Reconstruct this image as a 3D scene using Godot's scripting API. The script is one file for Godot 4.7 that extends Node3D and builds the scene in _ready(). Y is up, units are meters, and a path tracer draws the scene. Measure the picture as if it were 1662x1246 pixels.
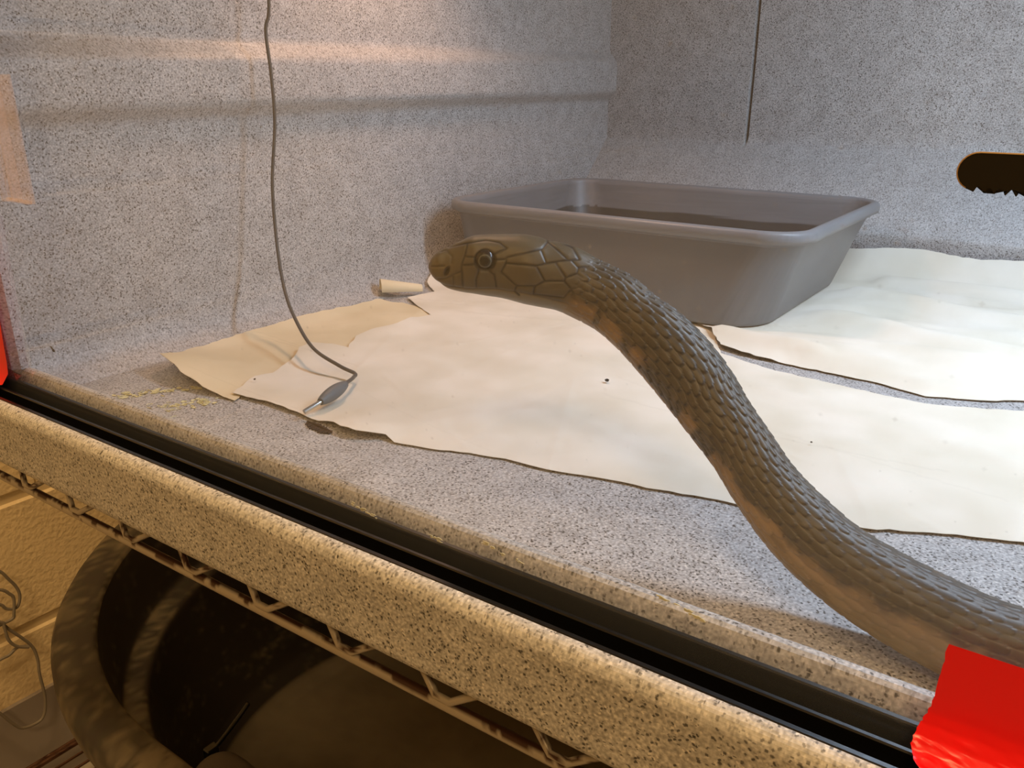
extends Node3D
# A banded snake rearing behind the sliding glass of a speckled moulded terrarium on a wire shelf.

const FLOOR_Y := 0.794       # terrarium floor
const RIM_Y := 0.8255        # top of the front lip
var M := {}
var noise := FastNoiseLite.new()
var taken := {}
var front_turned := false    # the door side of the terrarium stands 1.3 degrees out of square

# ---------------------------------------------------------------- mesh helper
class MB:
	var v := PackedVector3Array()
	var c := PackedColorArray()
	var uv := PackedVector2Array()
	var idx := PackedInt32Array()
	var col := Color(1, 1, 1)
	var ball = null            # centre of a sphere whose normals are exact
	func add(p: Vector3, t := Vector2.ZERO) -> int:
		v.append(p); c.append(col); uv.append(t)
		return v.size() - 1
	func tri(a: int, b: int, d: int) -> void:
		idx.append(a); idx.append(b); idx.append(d)
	func quad(a: Vector3, b: Vector3, d: Vector3, e: Vector3) -> void:
		var k := add(a, Vector2(0, 0)); add(b, Vector2(1, 0)); add(d, Vector2(1, 1)); add(e, Vector2(0, 1))
		tri(k, k + 1, k + 2); tri(k, k + 2, k + 3)
	func box(lo: Vector3, hi: Vector3) -> void:
		var a := lo; var b := hi
		quad(Vector3(a.x, a.y, b.z), Vector3(b.x, a.y, b.z), Vector3(b.x, b.y, b.z), Vector3(a.x, b.y, b.z))
		quad(Vector3(b.x, a.y, a.z), Vector3(a.x, a.y, a.z), Vector3(a.x, b.y, a.z), Vector3(b.x, b.y, a.z))
		quad(Vector3(a.x, a.y, a.z), Vector3(a.x, a.y, b.z), Vector3(a.x, b.y, b.z), Vector3(a.x, b.y, a.z))
		quad(Vector3(b.x, a.y, b.z), Vector3(b.x, a.y, a.z), Vector3(b.x, b.y, a.z), Vector3(b.x, b.y, b.z))
		quad(Vector3(a.x, b.y, b.z), Vector3(b.x, b.y, b.z), Vector3(b.x, b.y, a.z), Vector3(a.x, b.y, a.z))
		quad(Vector3(a.x, a.y, a.z), Vector3(b.x, a.y, a.z), Vector3(b.x, a.y, b.z), Vector3(a.x, a.y, b.z))
	# bevelled box
	func bbox(lo: Vector3, hi: Vector3, r: float) -> void:
		var cx := (lo + hi) * 0.5
		var h := (hi - lo) * 0.5
		var k := v.size()
		for sx in [-1.0, 1.0]:
			for sy in [-1.0, 1.0]:
				for sz in [-1.0, 1.0]:
					add(cx + Vector3(sx * h.x, sy * (h.y - r), sz * (h.z - r)))
					add(cx + Vector3(sx * (h.x - r), sy * h.y, sz * (h.z - r)))
					add(cx + Vector3(sx * (h.x - r), sy * (h.y - r), sz * h.z))
		var pts := v.slice(k)
		v.resize(k); c.resize(k); uv.resize(k)
		var at := func(x: int, y: int, z: int, ax: int) -> Vector3: return pts[((x * 2 + y) * 2 + z) * 3 + ax]
		var face := func(list: Array) -> void:
			var mid := Vector3.ZERO
			for p in list: mid += p
			mid /= list.size()
			var nn: Vector3 = (list[1] - list[0]).cross(list[2] - list[0])
			if nn.dot(mid - cx) < 0: list.reverse()
			var b0 := add(list[0])
			for q in range(1, list.size()): add(list[q])
			for q in range(1, list.size() - 1): tri(b0, b0 + q, b0 + q + 1)
		for s in 2:
			face.call([at.call(s, 0, 0, 0), at.call(s, 1, 0, 0), at.call(s, 1, 1, 0), at.call(s, 0, 1, 0)])
			face.call([at.call(0, s, 0, 1), at.call(1, s, 0, 1), at.call(1, s, 1, 1), at.call(0, s, 1, 1)])
			face.call([at.call(0, 0, s, 2), at.call(1, 0, s, 2), at.call(1, 1, s, 2), at.call(0, 1, s, 2)])
			for t in 2:
				face.call([at.call(s, t, 0, 0), at.call(s, t, 1, 0), at.call(s, t, 1, 1), at.call(s, t, 0, 1)])
				face.call([at.call(s, 0, t, 0), at.call(s, 1, t, 0), at.call(s, 1, t, 2), at.call(s, 0, t, 2)])
				face.call([at.call(0, s, t, 1), at.call(1, s, t, 1), at.call(1, s, t, 2), at.call(0, s, t, 2)])
				for u in 2:
					face.call([at.call(s, t, u, 0), at.call(s, t, u, 1), at.call(s, t, u, 2)])
	# surface f(i, j) -> Vector3, outward = Pu x Pv ; returns index of the first vertex
	func grid(nu: int, nv: int, f: Callable, cf = null, wrap_v := false) -> int:
		var k := v.size()
		for i in nu + 1:
			for j in nv + (0 if wrap_v else 1):
				if cf != null: col = cf.call(i, j)
				add(f.call(i, j), Vector2(float(i) / nu, float(j) / nv))
		var w := nv if wrap_v else nv + 1
		for i in nu:
			for j in nv:
				var j2 := (j + 1) % w
				var a := k + i * w + j
				var b := k + (i + 1) * w + j
				var d := k + (i + 1) * w + j2
				var e := k + i * w + j2
				tri(a, b, d); tri(a, d, e)
		return k
	func fan(list: PackedVector3Array, flip := false) -> void:
		var m := Vector3.ZERO
		for p in list: m += p
		m /= list.size()
		var k := add(m)
		for p in list: add(p)
		var n := list.size()
		for q in n:
			if flip: tri(k, k + 1 + (q + 1) % n, k + 1 + q)
			else: tri(k, k + 1 + q, k + 1 + (q + 1) % n)
	# round tube along points
	func tube(pts: PackedVector3Array, rad, sides := 10, cf = null) -> void:
		var n := pts.size()
		var k := v.size()
		var up := Vector3.UP
		for i in n:
			var t := (pts[mini(i + 1, n - 1)] - pts[maxi(i - 1, 0)]).normalized()
			if i == 0 and absf(t.dot(up)) > 0.9: up = Vector3.RIGHT
			var s := t.cross(up).normalized()
			up = s.cross(t).normalized()
			var r: float = rad if rad is float else rad[i]
			for q in sides:
				var a := TAU * q / sides
				if cf != null: col = cf.call(i, q)
				add(pts[i] + (s * cos(a) + up * sin(a)) * r, Vector2(float(i) / n, float(q) / sides))
		for i in n - 1:
			for q in sides:
				var q2 := (q + 1) % sides
				var a := k + i * sides + q
				var b := k + (i + 1) * sides + q
				tri(a, a - q + q2, b); tri(b, a - q + q2, b - q + q2)
		fan(v.slice(k, k + sides), true)
		fan(v.slice(k + (n - 1) * sides, k + n * sides))
	# closed profile of (z, y) pairs extruded along x
	func extrude_x(prof: PackedVector2Array, x0: float, x1: float, cuts := 1) -> void:
		var n := prof.size()
		var area := 0.0
		for q in n: area += prof[q].cross(prof[(q + 1) % n])
		for q in n:
			var a := prof[q]; var b := prof[(q + 1) % n]
			if area < 0: var t := a; a = b; b = t
			for s in cuts:
				var xa := lerpf(x0, x1, float(s) / cuts); var xb := lerpf(x0, x1, float(s + 1) / cuts)
				quad(Vector3(xa, a.y, a.x), Vector3(xa, b.y, b.x), Vector3(xb, b.y, b.x), Vector3(xb, a.y, a.x))
		for e in [x0, x1]:
			var k := v.size()
			for p in prof: add(Vector3(e, p.y, p.x))
			for t in Geometry2D.triangulate_polygon(prof): idx.append(k + t)
	func mesh() -> ArrayMesh:
		var nrm := PackedVector3Array()
		nrm.resize(v.size())
		for t in range(0, idx.size(), 3):
			var a := idx[t]; var b := idx[t + 1]; var d := idx[t + 2]
			var n := (v[b] - v[a]).cross(v[d] - v[a])
			nrm[a] += n; nrm[b] += n; nrm[d] += n
			idx[t + 1] = d; idx[t + 2] = b
		for q in nrm.size(): nrm[q] = nrm[q].normalized() if nrm[q].length_squared() > 1e-30 else Vector3.UP
		if ball != null:
			for q in nrm.size(): nrm[q] = (v[q] - ball).normalized()
		var arr := []
		arr.resize(Mesh.ARRAY_MAX)
		arr[Mesh.ARRAY_VERTEX] = v; arr[Mesh.ARRAY_NORMAL] = nrm; arr[Mesh.ARRAY_COLOR] = c
		arr[Mesh.ARRAY_TEX_UV] = uv; arr[Mesh.ARRAY_INDEX] = idx
		var am := ArrayMesh.new()
		am.add_surface_from_arrays(Mesh.PRIMITIVE_TRIANGLES, arr)
		return am

# ---------------------------------------------------------------- scene helpers
func numbered(n: String) -> String:
	if not taken.has(n):
		taken[n] = 0
		return n
	taken[n] += 1
	return "%s_%03d" % [n, taken[n]]

func tag(o: Node3D, label: String, category: String, group := "", kind := "") -> Node3D:
	if label: o.set_meta("label", label)
	if category: o.set_meta("category", category)
	if group: o.set_meta("group", group)
	if kind: o.set_meta("kind", kind)
	return o

func thing(called: String, label: String, category: String, at := Vector3.ZERO, group := "") -> Node3D:
	var o := Node3D.new()
	o.name = numbered(called)
	o.position = at
	add_child(o)
	return tag(o, label, category, group)

# one mesh under a parent; vertices are given in world metres and moved into the parent's frame
func part(called: String, mb: MB, m: Material, parent: Node3D, label := "") -> MeshInstance3D:
	var o := MeshInstance3D.new()
	if front_turned:
		var pivot := Vector3(0.6, 0, -0.2)
		for q in mb.v.size(): mb.v[q] = (mb.v[q] - pivot).rotated(Vector3.UP, 0.023) + pivot + Vector3(0, 0, -0.0055)
	if parent == self:
		o.name = numbered(called)
	else:
		o.name = called
		var off := Vector3.ZERO
		var p: Node = parent
		while p != self:
			off += (p as Node3D).position
			p = p.get_parent()
		if off != Vector3.ZERO:
			for q in mb.v.size(): mb.v[q] -= off
	o.mesh = mb.mesh()
	o.material_override = m
	o.cast_shadow = GeometryInstance3D.SHADOW_CASTING_SETTING_ON
	parent.add_child(o, true)
	if label: o.set_meta("label", label)
	return o

func structure(called: String, mb: MB, m: Material) -> MeshInstance3D:
	var o := part(called, mb, m, self)
	o.set_meta("kind", "structure")
	return o

func mat(called: String, col: Color, rough := 0.7, metal := 0.0) -> StandardMaterial3D:
	var m := StandardMaterial3D.new()
	m.resource_name = called
	m.albedo_color = col
	m.roughness = rough
	m.metallic = metal
	M[called] = m
	return m

func spline(pts: PackedVector3Array, per := 8) -> PackedVector3Array:
	var out := PackedVector3Array()
	var n := pts.size()
	for i in n - 1:
		for q in per:
			out.append(pts[i].cubic_interpolate(pts[i + 1], pts[maxi(i - 1, 0)], pts[mini(i + 2, n - 1)], float(q) / per))
	out.append(pts[n - 1])
	return out

func vec3s(a: Array) -> PackedVector3Array:
	var out := PackedVector3Array()
	for q in range(0, a.size(), 3): out.append(Vector3(a[q], a[q + 1], a[q + 2]))
	return out

func vec2s(a: Array) -> PackedVector2Array:
	var out := PackedVector2Array()
	for q in range(0, a.size(), 2): out.append(Vector2(a[q], a[q + 1]))
	return out

# ---------------------------------------------------------------- textures
func speckle_texture(rng: RandomNumberGenerator) -> ImageTexture:
	var n := 1024
	var g := FastNoiseLite.new()
	g.seed = 4; g.frequency = 0.012; g.fractal_octaves = 4
	var soft := g.get_seamless_image(n, n).get_data()
	g.seed = 9; g.frequency = 0.16; g.fractal_octaves = 2
	var fine := g.get_seamless_image(n, n).get_data()
	var d := PackedByteArray()
	d.resize(n * n * 3)
	for q in n * n:
		var base := 174.0 + (fine[q] - 128) * 0.36 + (soft[q] - 128) * 0.10 + (rng.randi() % 22) - 11
		d[q * 3] = clampi(int(base + 1), 0, 255); d[q * 3 + 1] = clampi(int(base), 0, 255); d[q * 3 + 2] = clampi(int(base), 0, 255)
	for s in 30000:
		var cx := rng.randi() % n; var cy := rng.randi() % n
		var dark := rng.randf() < 0.58
		var val := rng.randf_range(48, 96) if dark else rng.randf_range(195, 225)
		var rx := rng.randf_range(0.7, 1.9); var ry := rng.randf_range(0.7, 1.9)
		var sh := rng.randf_range(-0.6, 0.6)
		for y in range(-2, 3):
			for x in range(-2, 3):
				var e := pow((x + sh * y) / rx, 2) + pow(y / ry, 2)
				if e < 1.0:
					var k := (((cy + y + n) % n) * n + (cx + x + n) % n) * 3
					d[k] = int(val); d[k + 1] = int(val * 0.985); d[k + 2] = int(val * 0.97)
	return ImageTexture.create_from_image(Image.create_from_data(n, n, false, Image.FORMAT_RGB8, d))

func gray_noise(sd: int, freq: float, n := 512, oct := 4, kind := FastNoiseLite.TYPE_SIMPLEX_SMOOTH) -> ImageTexture:
	var g := FastNoiseLite.new()
	g.noise_type = kind; g.seed = sd; g.frequency = freq; g.fractal_octaves = oct
	return ImageTexture.create_from_image(g.get_seamless_image(n, n))

func tint_noise(sd: int, freq: float, a: Color, b: Color, n := 512, oct := 4, sharp := 1.0) -> ImageTexture:
	var g := FastNoiseLite.new()
	g.noise_type = FastNoiseLite.TYPE_SIMPLEX_SMOOTH; g.seed = sd; g.frequency = freq; g.fractal_octaves = oct
	var src := g.get_seamless_image(n, n).get_data()
	var d := PackedByteArray()
	d.resize(n * n * 3)
	for q in n * n:
		var t := clampf((src[q] / 255.0 - 0.5) * sharp + 0.5, 0, 1)
		d[q * 3] = int(lerpf(a.r, b.r, t) * 255); d[q * 3 + 1] = int(lerpf(a.g, b.g, t) * 255); d[q * 3 + 2] = int(lerpf(a.b, b.b, t) * 255)
	return ImageTexture.create_from_image(Image.create_from_data(n, n, false, Image.FORMAT_RGB8, d))

# sharp folds and soft crumple of paper, as heights
func crease_texture() -> ImageTexture:
	var n := 512
	var g := FastNoiseLite.new()
	g.seed = 61; g.frequency = 0.01; g.fractal_octaves = 4
	var soft := g.get_seamless_image(n, n).get_data()
	g.seed = 62; g.frequency = 0.006; g.fractal_octaves = 1
	var mask := g.get_seamless_image(n, n).get_data()
	var dirs := [[1, 3, 0.13, 9.0, 30.0], [2, -1, 0.55, 7.0, 26.0], [0, 1, 0.31, 10.0, 34.0], [1, -2, 0.77, 6.0, 22.0], [3, 1, 0.42, 6.0, 24.0], [1, 0, 0.9, 8.0, 26.0]]
	var d := PackedByteArray()
	d.resize(n * n)
	for y in n:
		for x in n:
			var q := y * n + x
			var v := 110.0 + (soft[q] - 128) * 0.35
			for k in dirs.size():
				var e: Array = dirs[k]
				var f: float = (e[0] * x + e[1] * y) / float(n) + e[2]
				f = absf(f - floorf(f) - 0.5) * n / sqrt(e[0] * e[0] + e[1] * e[1])
				if f < e[3]: v += e[4] * (1.0 - f / e[3]) * clampf((mask[(q + k * 41377) % (n * n)] - 118) / 40.0, 0, 1)
			d[q] = clampi(int(v), 0, 255)
	return ImageTexture.create_from_image(Image.create_from_data(n, n, false, Image.FORMAT_L8, d))

# dust, water marks and fine scratches that lie on the door glass: white with varying alpha
func film_texture(rng: RandomNumberGenerator) -> ImageTexture:
	var w := 1536; var h := 1024
	var g := FastNoiseLite.new()
	g.seed = 21; g.frequency = 0.004; g.fractal_octaves = 4
	var soft := g.get_image(w, h).get_data()
	var d := PackedByteArray()
	d.resize(w * h * 4)
	for q in w * h:
		d[q * 4] = 226; d[q * 4 + 1] = 222; d[q * 4 + 2] = 214
		d[q * 4 + 3] = clampi(int(5 + (soft[q] - 110) * 0.08) + rng.randi() % 4, 3, 60)
	var dot := func(x: int, y: int, r: float, a: int) -> void:
		var k := int(ceil(r))
		for yy in range(-k, k + 1):
			for xx in range(-k, k + 1):
				if xx * xx + yy * yy <= r * r and x + xx >= 0 and y + yy >= 0 and x + xx < w and y + yy < h:
					var o := ((y + yy) * w + x + xx) * 4 + 3
					d[o] = clampi(d[o] + a, 0, 150)
	for s in 2600:
		dot.call(rng.randi() % w, rng.randi() % h, rng.randf_range(0.4, 1.3), rng.randi_range(8, 34))
	# wiping scratches
	for s in 90:
		var x := rng.randf() * w; var y := rng.randf() * h
		var a := rng.randf_range(-0.16, 0.30); var len := rng.randf_range(40, 260)
		var al := rng.randi_range(4, 13)
		var bend := rng.randf_range(-0.0012, 0.0012)
		for q in int(len):
			x += cos(a); y += sin(a); a += bend
			if x > 0 and y > 0 and x < w and y < h: dot.call(int(x), int(y), 0.5, al)
	# pale rings left by drops
	for s in 16:
		var cx := rng.randf() * w; var cy := rng.randf() * h * 0.8
		var r := rng.randf_range(4, 8)
		for q in 40:
			dot.call(int(cx + cos(TAU * q / 40.0) * r), int(cy + sin(TAU * q / 40.0) * r * 0.8), 0.6, 9)
	return ImageTexture.create_from_image(Image.create_from_data(w, h, false, Image.FORMAT_RGBA8, d))

func make_materials() -> void:
	var rng := RandomNumberGenerator.new()
	rng.seed = 77
	var m := mat("speckled_plastic", Color(1.0, 1.0, 1.0), 0.5)
	m.albedo_texture = speckle_texture(rng)
	m.uv1_triplanar = true; m.uv1_world_triplanar = true; m.uv1_scale = Vector3.ONE * 2.9
	m.heightmap_enabled = true; m.heightmap_texture = gray_noise(3, 0.09, 512, 3); m.heightmap_scale = 0.02
	m = mat("track_plastic", Color(0.045, 0.042, 0.04), 0.28)
	m = mat("pane", Color(0.96, 0.98, 0.97, 0.02), 0.02)
	m.metallic_specular = 0.36
	m.transparency = BaseMaterial3D.TRANSPARENCY_ALPHA
	m = mat("acrylic", Color(0.95, 0.84, 0.78, 0.15), 0.05)
	m.metallic_specular = 0.3
	m.transparency = BaseMaterial3D.TRANSPARENCY_ALPHA
	m = mat("film", Color(1, 1, 1, 1), 1.0)
	m.transparency = BaseMaterial3D.TRANSPARENCY_ALPHA
	m.albedo_texture = film_texture(rng)
	m = mat("paper", Color(0.93, 0.91, 0.87), 0.9)
	m.heightmap_enabled = true; m.heightmap_texture = crease_texture(); m.heightmap_scale = 0.22
	m.uv1_triplanar = true; m.uv1_world_triplanar = true; m.uv1_scale = Vector3.ONE * 2.7
	m.albedo_texture = tint_noise(14, 0.008, Color(1, 0.99, 0.97), Color(0.94, 0.925, 0.885), 512, 3, 1.6)
	m = m.duplicate() as StandardMaterial3D
	m.albedo_color = Color(0.91, 0.86, 0.75)
	M.paper_cream = m
	m = mat("snake_skin", Color(1, 1, 1), 0.44)
	m.vertex_color_use_as_albedo = true
	m = mat("snake_eye", Color(1, 1, 1), 0.25)
	m.metallic_specular = 0.25
	m.vertex_color_use_as_albedo = true
	m.clearcoat_enabled = true; m.clearcoat = 0.35; m.clearcoat_roughness = 0.05
	m = mat("tub_plastic", Color(1, 1, 1), 0.42)
	m.vertex_color_use_as_albedo = true
	m = mat("water", Color(0.62, 0.66, 0.68, 0.25), 0.02)
	m.transparency = BaseMaterial3D.TRANSPARENCY_ALPHA
	mat("red_tape", Color(0.92, 0.03, 0.07), 0.30)
	mat("tape_edge", Color(0.86, 0.62, 0.50), 0.7)
	mat("grey_cable", Color(0.30, 0.30, 0.30), 0.5)
	mat("grey_grip", Color(0.36, 0.39, 0.41), 0.55)
	mat("bright_steel", Color(0.78, 0.78, 0.77), 0.22, 1.0)
	m = mat("brass_bar", Color(0.075, 0.065, 0.055), 0.35, 0.2)
	mat("brass_edge", Color(0.70, 0.58, 0.40), 0.45, 0.5)
	m = mat("rusty_wire", Color(1, 1, 1), 0.42)
	m.vertex_color_use_as_albedo = true; m.metallic = 0.25
	m = mat("rubber", Color(1, 1, 1), 0.62)
	m.vertex_color_use_as_albedo = true
	m = mat("block_paint", Color(0.95, 0.87, 0.72), 0.55)
	m.heightmap_enabled = true; m.heightmap_texture = gray_noise(41, 0.045, 512, 3); m.heightmap_scale = 0.09
	m.uv1_triplanar = true; m.uv1_world_triplanar = true; m.uv1_scale = Vector3.ONE * 4.0
	mat("mortar_paint", Color(0.90, 0.82, 0.67), 0.7)
	mat("base_rubber", Color(0.60, 0.57, 0.56), 0.35)
	mat("cord_sleeve", Color(0.52, 0.49, 0.45), 0.5)
	mat("floor_paint", Color(0.70, 0.67, 0.62), 0.5)
	mat("room_paint", Color(0.80, 0.74, 0.62), 0.8)
	mat("crumb", Color(0.13, 0.10, 0.075), 0.8)
	mat("crumb_grey", Color(0.24, 0.23, 0.22), 0.8)
	mat("stain", Color(0.86, 0.83, 0.66), 0.85)
	mat("bristle", Color(0.16, 0.075, 0.03), 0.7)
	mat("white_metal", Color(0.86, 0.86, 0.84), 0.4)
	m = mat("tube_glow", Color(0.9, 0.95, 1.0), 0.5)
	m.emission_enabled = true; m.emission = Color(0.86, 0.94, 1.0); m.emission_energy_multiplier = 2.0
	m = mat("bulb_glow", Color(1.0, 0.75, 0.6), 0.5)
	m.emission_enabled = true; m.emission = Color(1.0, 0.68, 0.48); m.emission_energy_multiplier = 2.0
	m = mat("lamp_glow", Color(1.0, 0.9, 0.75), 0.5)
	m.emission_enabled = true; m.emission = Color(1.0, 0.82, 0.58); m.emission_energy_multiplier = 2.0

# ---------------------------------------------------------------- main
func _ready() -> void:
	# camera, environment, lights
	var cam := Camera3D.new()
	cam.name = "camera"
	cam.position = Vector3(0.6, 1.0, 0.0)
	cam.rotation_degrees = Vector3(-20.0, 35.9, 0)
	cam.fov = 50.2
	cam.near = 0.02
	cam.current = true
	add_child(cam)
	var env := Environment.new()
	env.background_mode = Environment.BG_COLOR
	env.background_color = Color(0.02, 0.018, 0.015)
	env.tonemap_mode = Environment.TONE_MAPPER_LINEAR
	env.tonemap_exposure = 1.0
	env.sdfgi_enabled = true; env.ssao_enabled = true; env.ssil_enabled = true
	var we := WorldEnvironment.new()
	we.name = "environment"
	we.environment = env
	add_child(we)
	noise.seed = 5
	noise.frequency = 1.0
	noise.fractal_octaves = 3
	make_materials()
	build_lamps()
	build_room()
	build_terrarium()
	front_turned = true
	build_upper_shelf()
	front_turned = false
	build_lower_shelf()
	build_stock_tank()
	build_tub()
	build_papers()
	build_snake()
	build_probe()
	front_turned = true
	build_tape()
	build_lock_bar()
	front_turned = false
	build_debris()
	build_cord()

func area_light(called: String, at: Vector3, size: Vector2, col: Color, energy: float) -> void:
	var l := AreaLight3D.new()
	l.name = called
	l.area_size = size
	l.light_color = col
	l.light_energy = energy
	l.shadow_enabled = true
	l.rotation_degrees = Vector3(-90, 0, 0)
	l.position = at
	l.area_range = 8.0
	add_child(l)

func build_lamps() -> void:
	# white tube lamp under the terrarium roof
	var t := thing("tube_lamp", "white tube lamp under the terrarium roof", "lamp", Vector3(0.85, 1.345, -0.66))
	var b := MB.new()
	b.bbox(Vector3(0.47, 1.325, -0.70), Vector3(1.23, 1.348, -0.62), 0.004)
	part("housing", b, M.white_metal, t)
	b = MB.new()
	b.tube(vec3s([0.50, 1.311, -0.66, 1.20, 1.311, -0.66]), 0.012, 12)
	part("tube", b, M.tube_glow, t)
	area_light("tube_light", Vector3(0.85, 1.297, -0.66), Vector2(0.70, 0.05), Color(0.82, 0.905, 1.0), 0.64)
	# heat bulb in a small dome
	t = thing("heat_lamp", "small dome heat lamp under the terrarium roof", "lamp", Vector3(0.10, 1.345, -0.60))
	b = MB.new()
	b.grid(10, 24, func(i: int, j: int) -> Vector3:
		var a := -TAU * j / 24.0
		var r := 0.018 + 0.052 * sqrt(i / 10.0)
		return Vector3(0.10 + cos(a) * r, 1.347 - 0.075 * i / 10.0, -0.60 + sin(a) * r), null, true)
	part("dome", b, M.white_metal, t)
	b = MB.new()
	b.grid(10, 16, func(i: int, j: int) -> Vector3:
		var a := -TAU * j / 16.0; var p := PI * i / 10.0
		return Vector3(0.10 + cos(a) * sin(p) * 0.026, 1.293 + cos(p) * 0.03, -0.60 + sin(a) * sin(p) * 0.026), null, true)
	part("bulb", b, M.bulb_glow, t)
	var s := SpotLight3D.new()
	s.name = "heat_light"
	s.position = Vector3(0.10, 1.255, -0.60)
	s.rotation_degrees = Vector3(-90, 0, 0)
	s.light_color = Color(1.0, 0.80, 0.66)
	s.light_energy = 0.085
	s.light_size = 0.03
	s.spot_angle = 62
	s.spot_angle_attenuation = 0.8
	s.spot_range = 6.0
	s.shadow_enabled = true
	add_child(s)
	# warm ceiling lamp of the room, and a second lamp added as fill
	for k in 2:
		var at := [Vector3(0.20, 2.6, 0.04), Vector3(1.3, 2.6, 1.2)][k] as Vector3
		t = thing("ceiling_lamp", ["square warm ceiling lamp above the terrarium's front edge", "added square warm fill lamp on the ceiling in the far part of the room"][k], "lamp", at, "ceiling lamps")
		b = MB.new()
		b.bbox(at + Vector3(-0.25, -0.06, -0.25), at + Vector3(0.25, 0, 0.25), 0.01)
		part("housing", b, M.white_metal, t)
		b = MB.new()
		b.bbox(at + Vector3(-0.22, -0.075, -0.22), at + Vector3(0.22, -0.061, 0.22), 0.004)
		part("diffuser", b, M.lamp_glow, t)
		area_light("ceiling_light", at + Vector3(0, -0.085, 0), Vector2(0.42, 0.42), Color(1.0, 0.825, 0.57), [2.2, 1.8][k])

func build_room() -> void:
	var b := MB.new()
	b.box(Vector3(-0.7, -0.1, -1.7), Vector3(3.1, 0.0, 2.6))
	structure("floor", b, M.floor_paint)
	b = MB.new()
	b.box(Vector3(-0.7, 2.6, -1.7), Vector3(3.1, 2.7, 2.6))
	structure("ceiling", b, M.room_paint)
	b = MB.new()
	b.box(Vector3(-0.7, 0, -1.8), Vector3(3.1, 2.6, -1.7))
	structure("wall_back", b, M.room_paint)
	b = MB.new()
	b.box(Vector3(3.1, 0, -1.7), Vector3(3.2, 2.6, 2.6))
	structure("wall_right", b, M.room_paint)
	b = MB.new()
	b.box(Vector3(-0.7, 0, 2.6), Vector3(3.1, 2.6, 2.7))
	structure("wall_front", b, M.room_paint)
	# block wall on the left: mortar bed with proud blocks
	b = MB.new()
	b.box(Vector3(-0.7, 0, -1.7), Vector3(-0.5435, 2.6, 2.6))
	var w := structure("wall_left", b, M.mortar_paint)
	b = MB.new()
	b.bbox(Vector3(-0.1, -0.0955, -0.1955), Vector3(0.0, 0.0955, 0.1955), 0.005)
	var bm := b.mesh()
	for row in 13:
		var y := 0.169 + 0.2005 * (row - 0.0) 
		for k in 12:
			var z := -1.47 + 0.4 * k + (0.0 if row % 2 == 0 else 0.2) + 0.02
			if z > 2.5 or y > 2.5: continue
			var o := MeshInstance3D.new()
			o.name = "block"
			o.mesh = bm
			o.material_override = M.block_paint
			o.position = Vector3(-0.54, y, z)
			w.add_child(o, true)
	b = MB.new()
	b.box(Vector3(-0.542, 0.0, -1.7), Vector3(-0.533, 0.1635, 2.6))
	structure("baseboard_left", b, M.base_rubber)

# ---------------------------------------------------------------- terrarium
func left_wall_x(y: float, z: float) -> float:
	var x := -0.010
	x += 0.022 * exp(-maxf(0.0, y - FLOOR_Y) / 0.010)
	# horizontal moulded rib: sloping top shelf, soft undercut below
	var t := (z + 0.27) / -0.79
	var top := lerpf(1.024, 1.037, t)
	var bot := lerpf(0.9765, 0.983, t)
	var up := smoothstep(bot - 0.004, bot + 0.010, y)
	var dn := 1.0 - smoothstep(top - 0.009, top + 0.009, y)
	x += 0.012 * up * dn
	return x

func back_wall_z(x: float, y: float) -> float:
	var z := -1.075
	if y < 0.93:
		z = lerpf(-0.985, -1.075, clampf((y - 0.845) / 0.085, 0, 1))
	z += 0.02 * exp(-maxf(0.0, y - FLOOR_Y) / 0.008)
	# upper right field stands back behind a step
	var up := smoothstep(0.925, 0.94, y)
	z -= 0.003 * smoothstep(0.1965, 0.199, x) * up
	z -= 0.018 * smoothstep(0.1948, 0.1954, x) * smoothstep(0.1984, 0.1976, x) * up
	z += 0.004 * smoothstep(0.49, 0.52, x + (y - 0.93) * 0.3) * up
	return z

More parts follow.
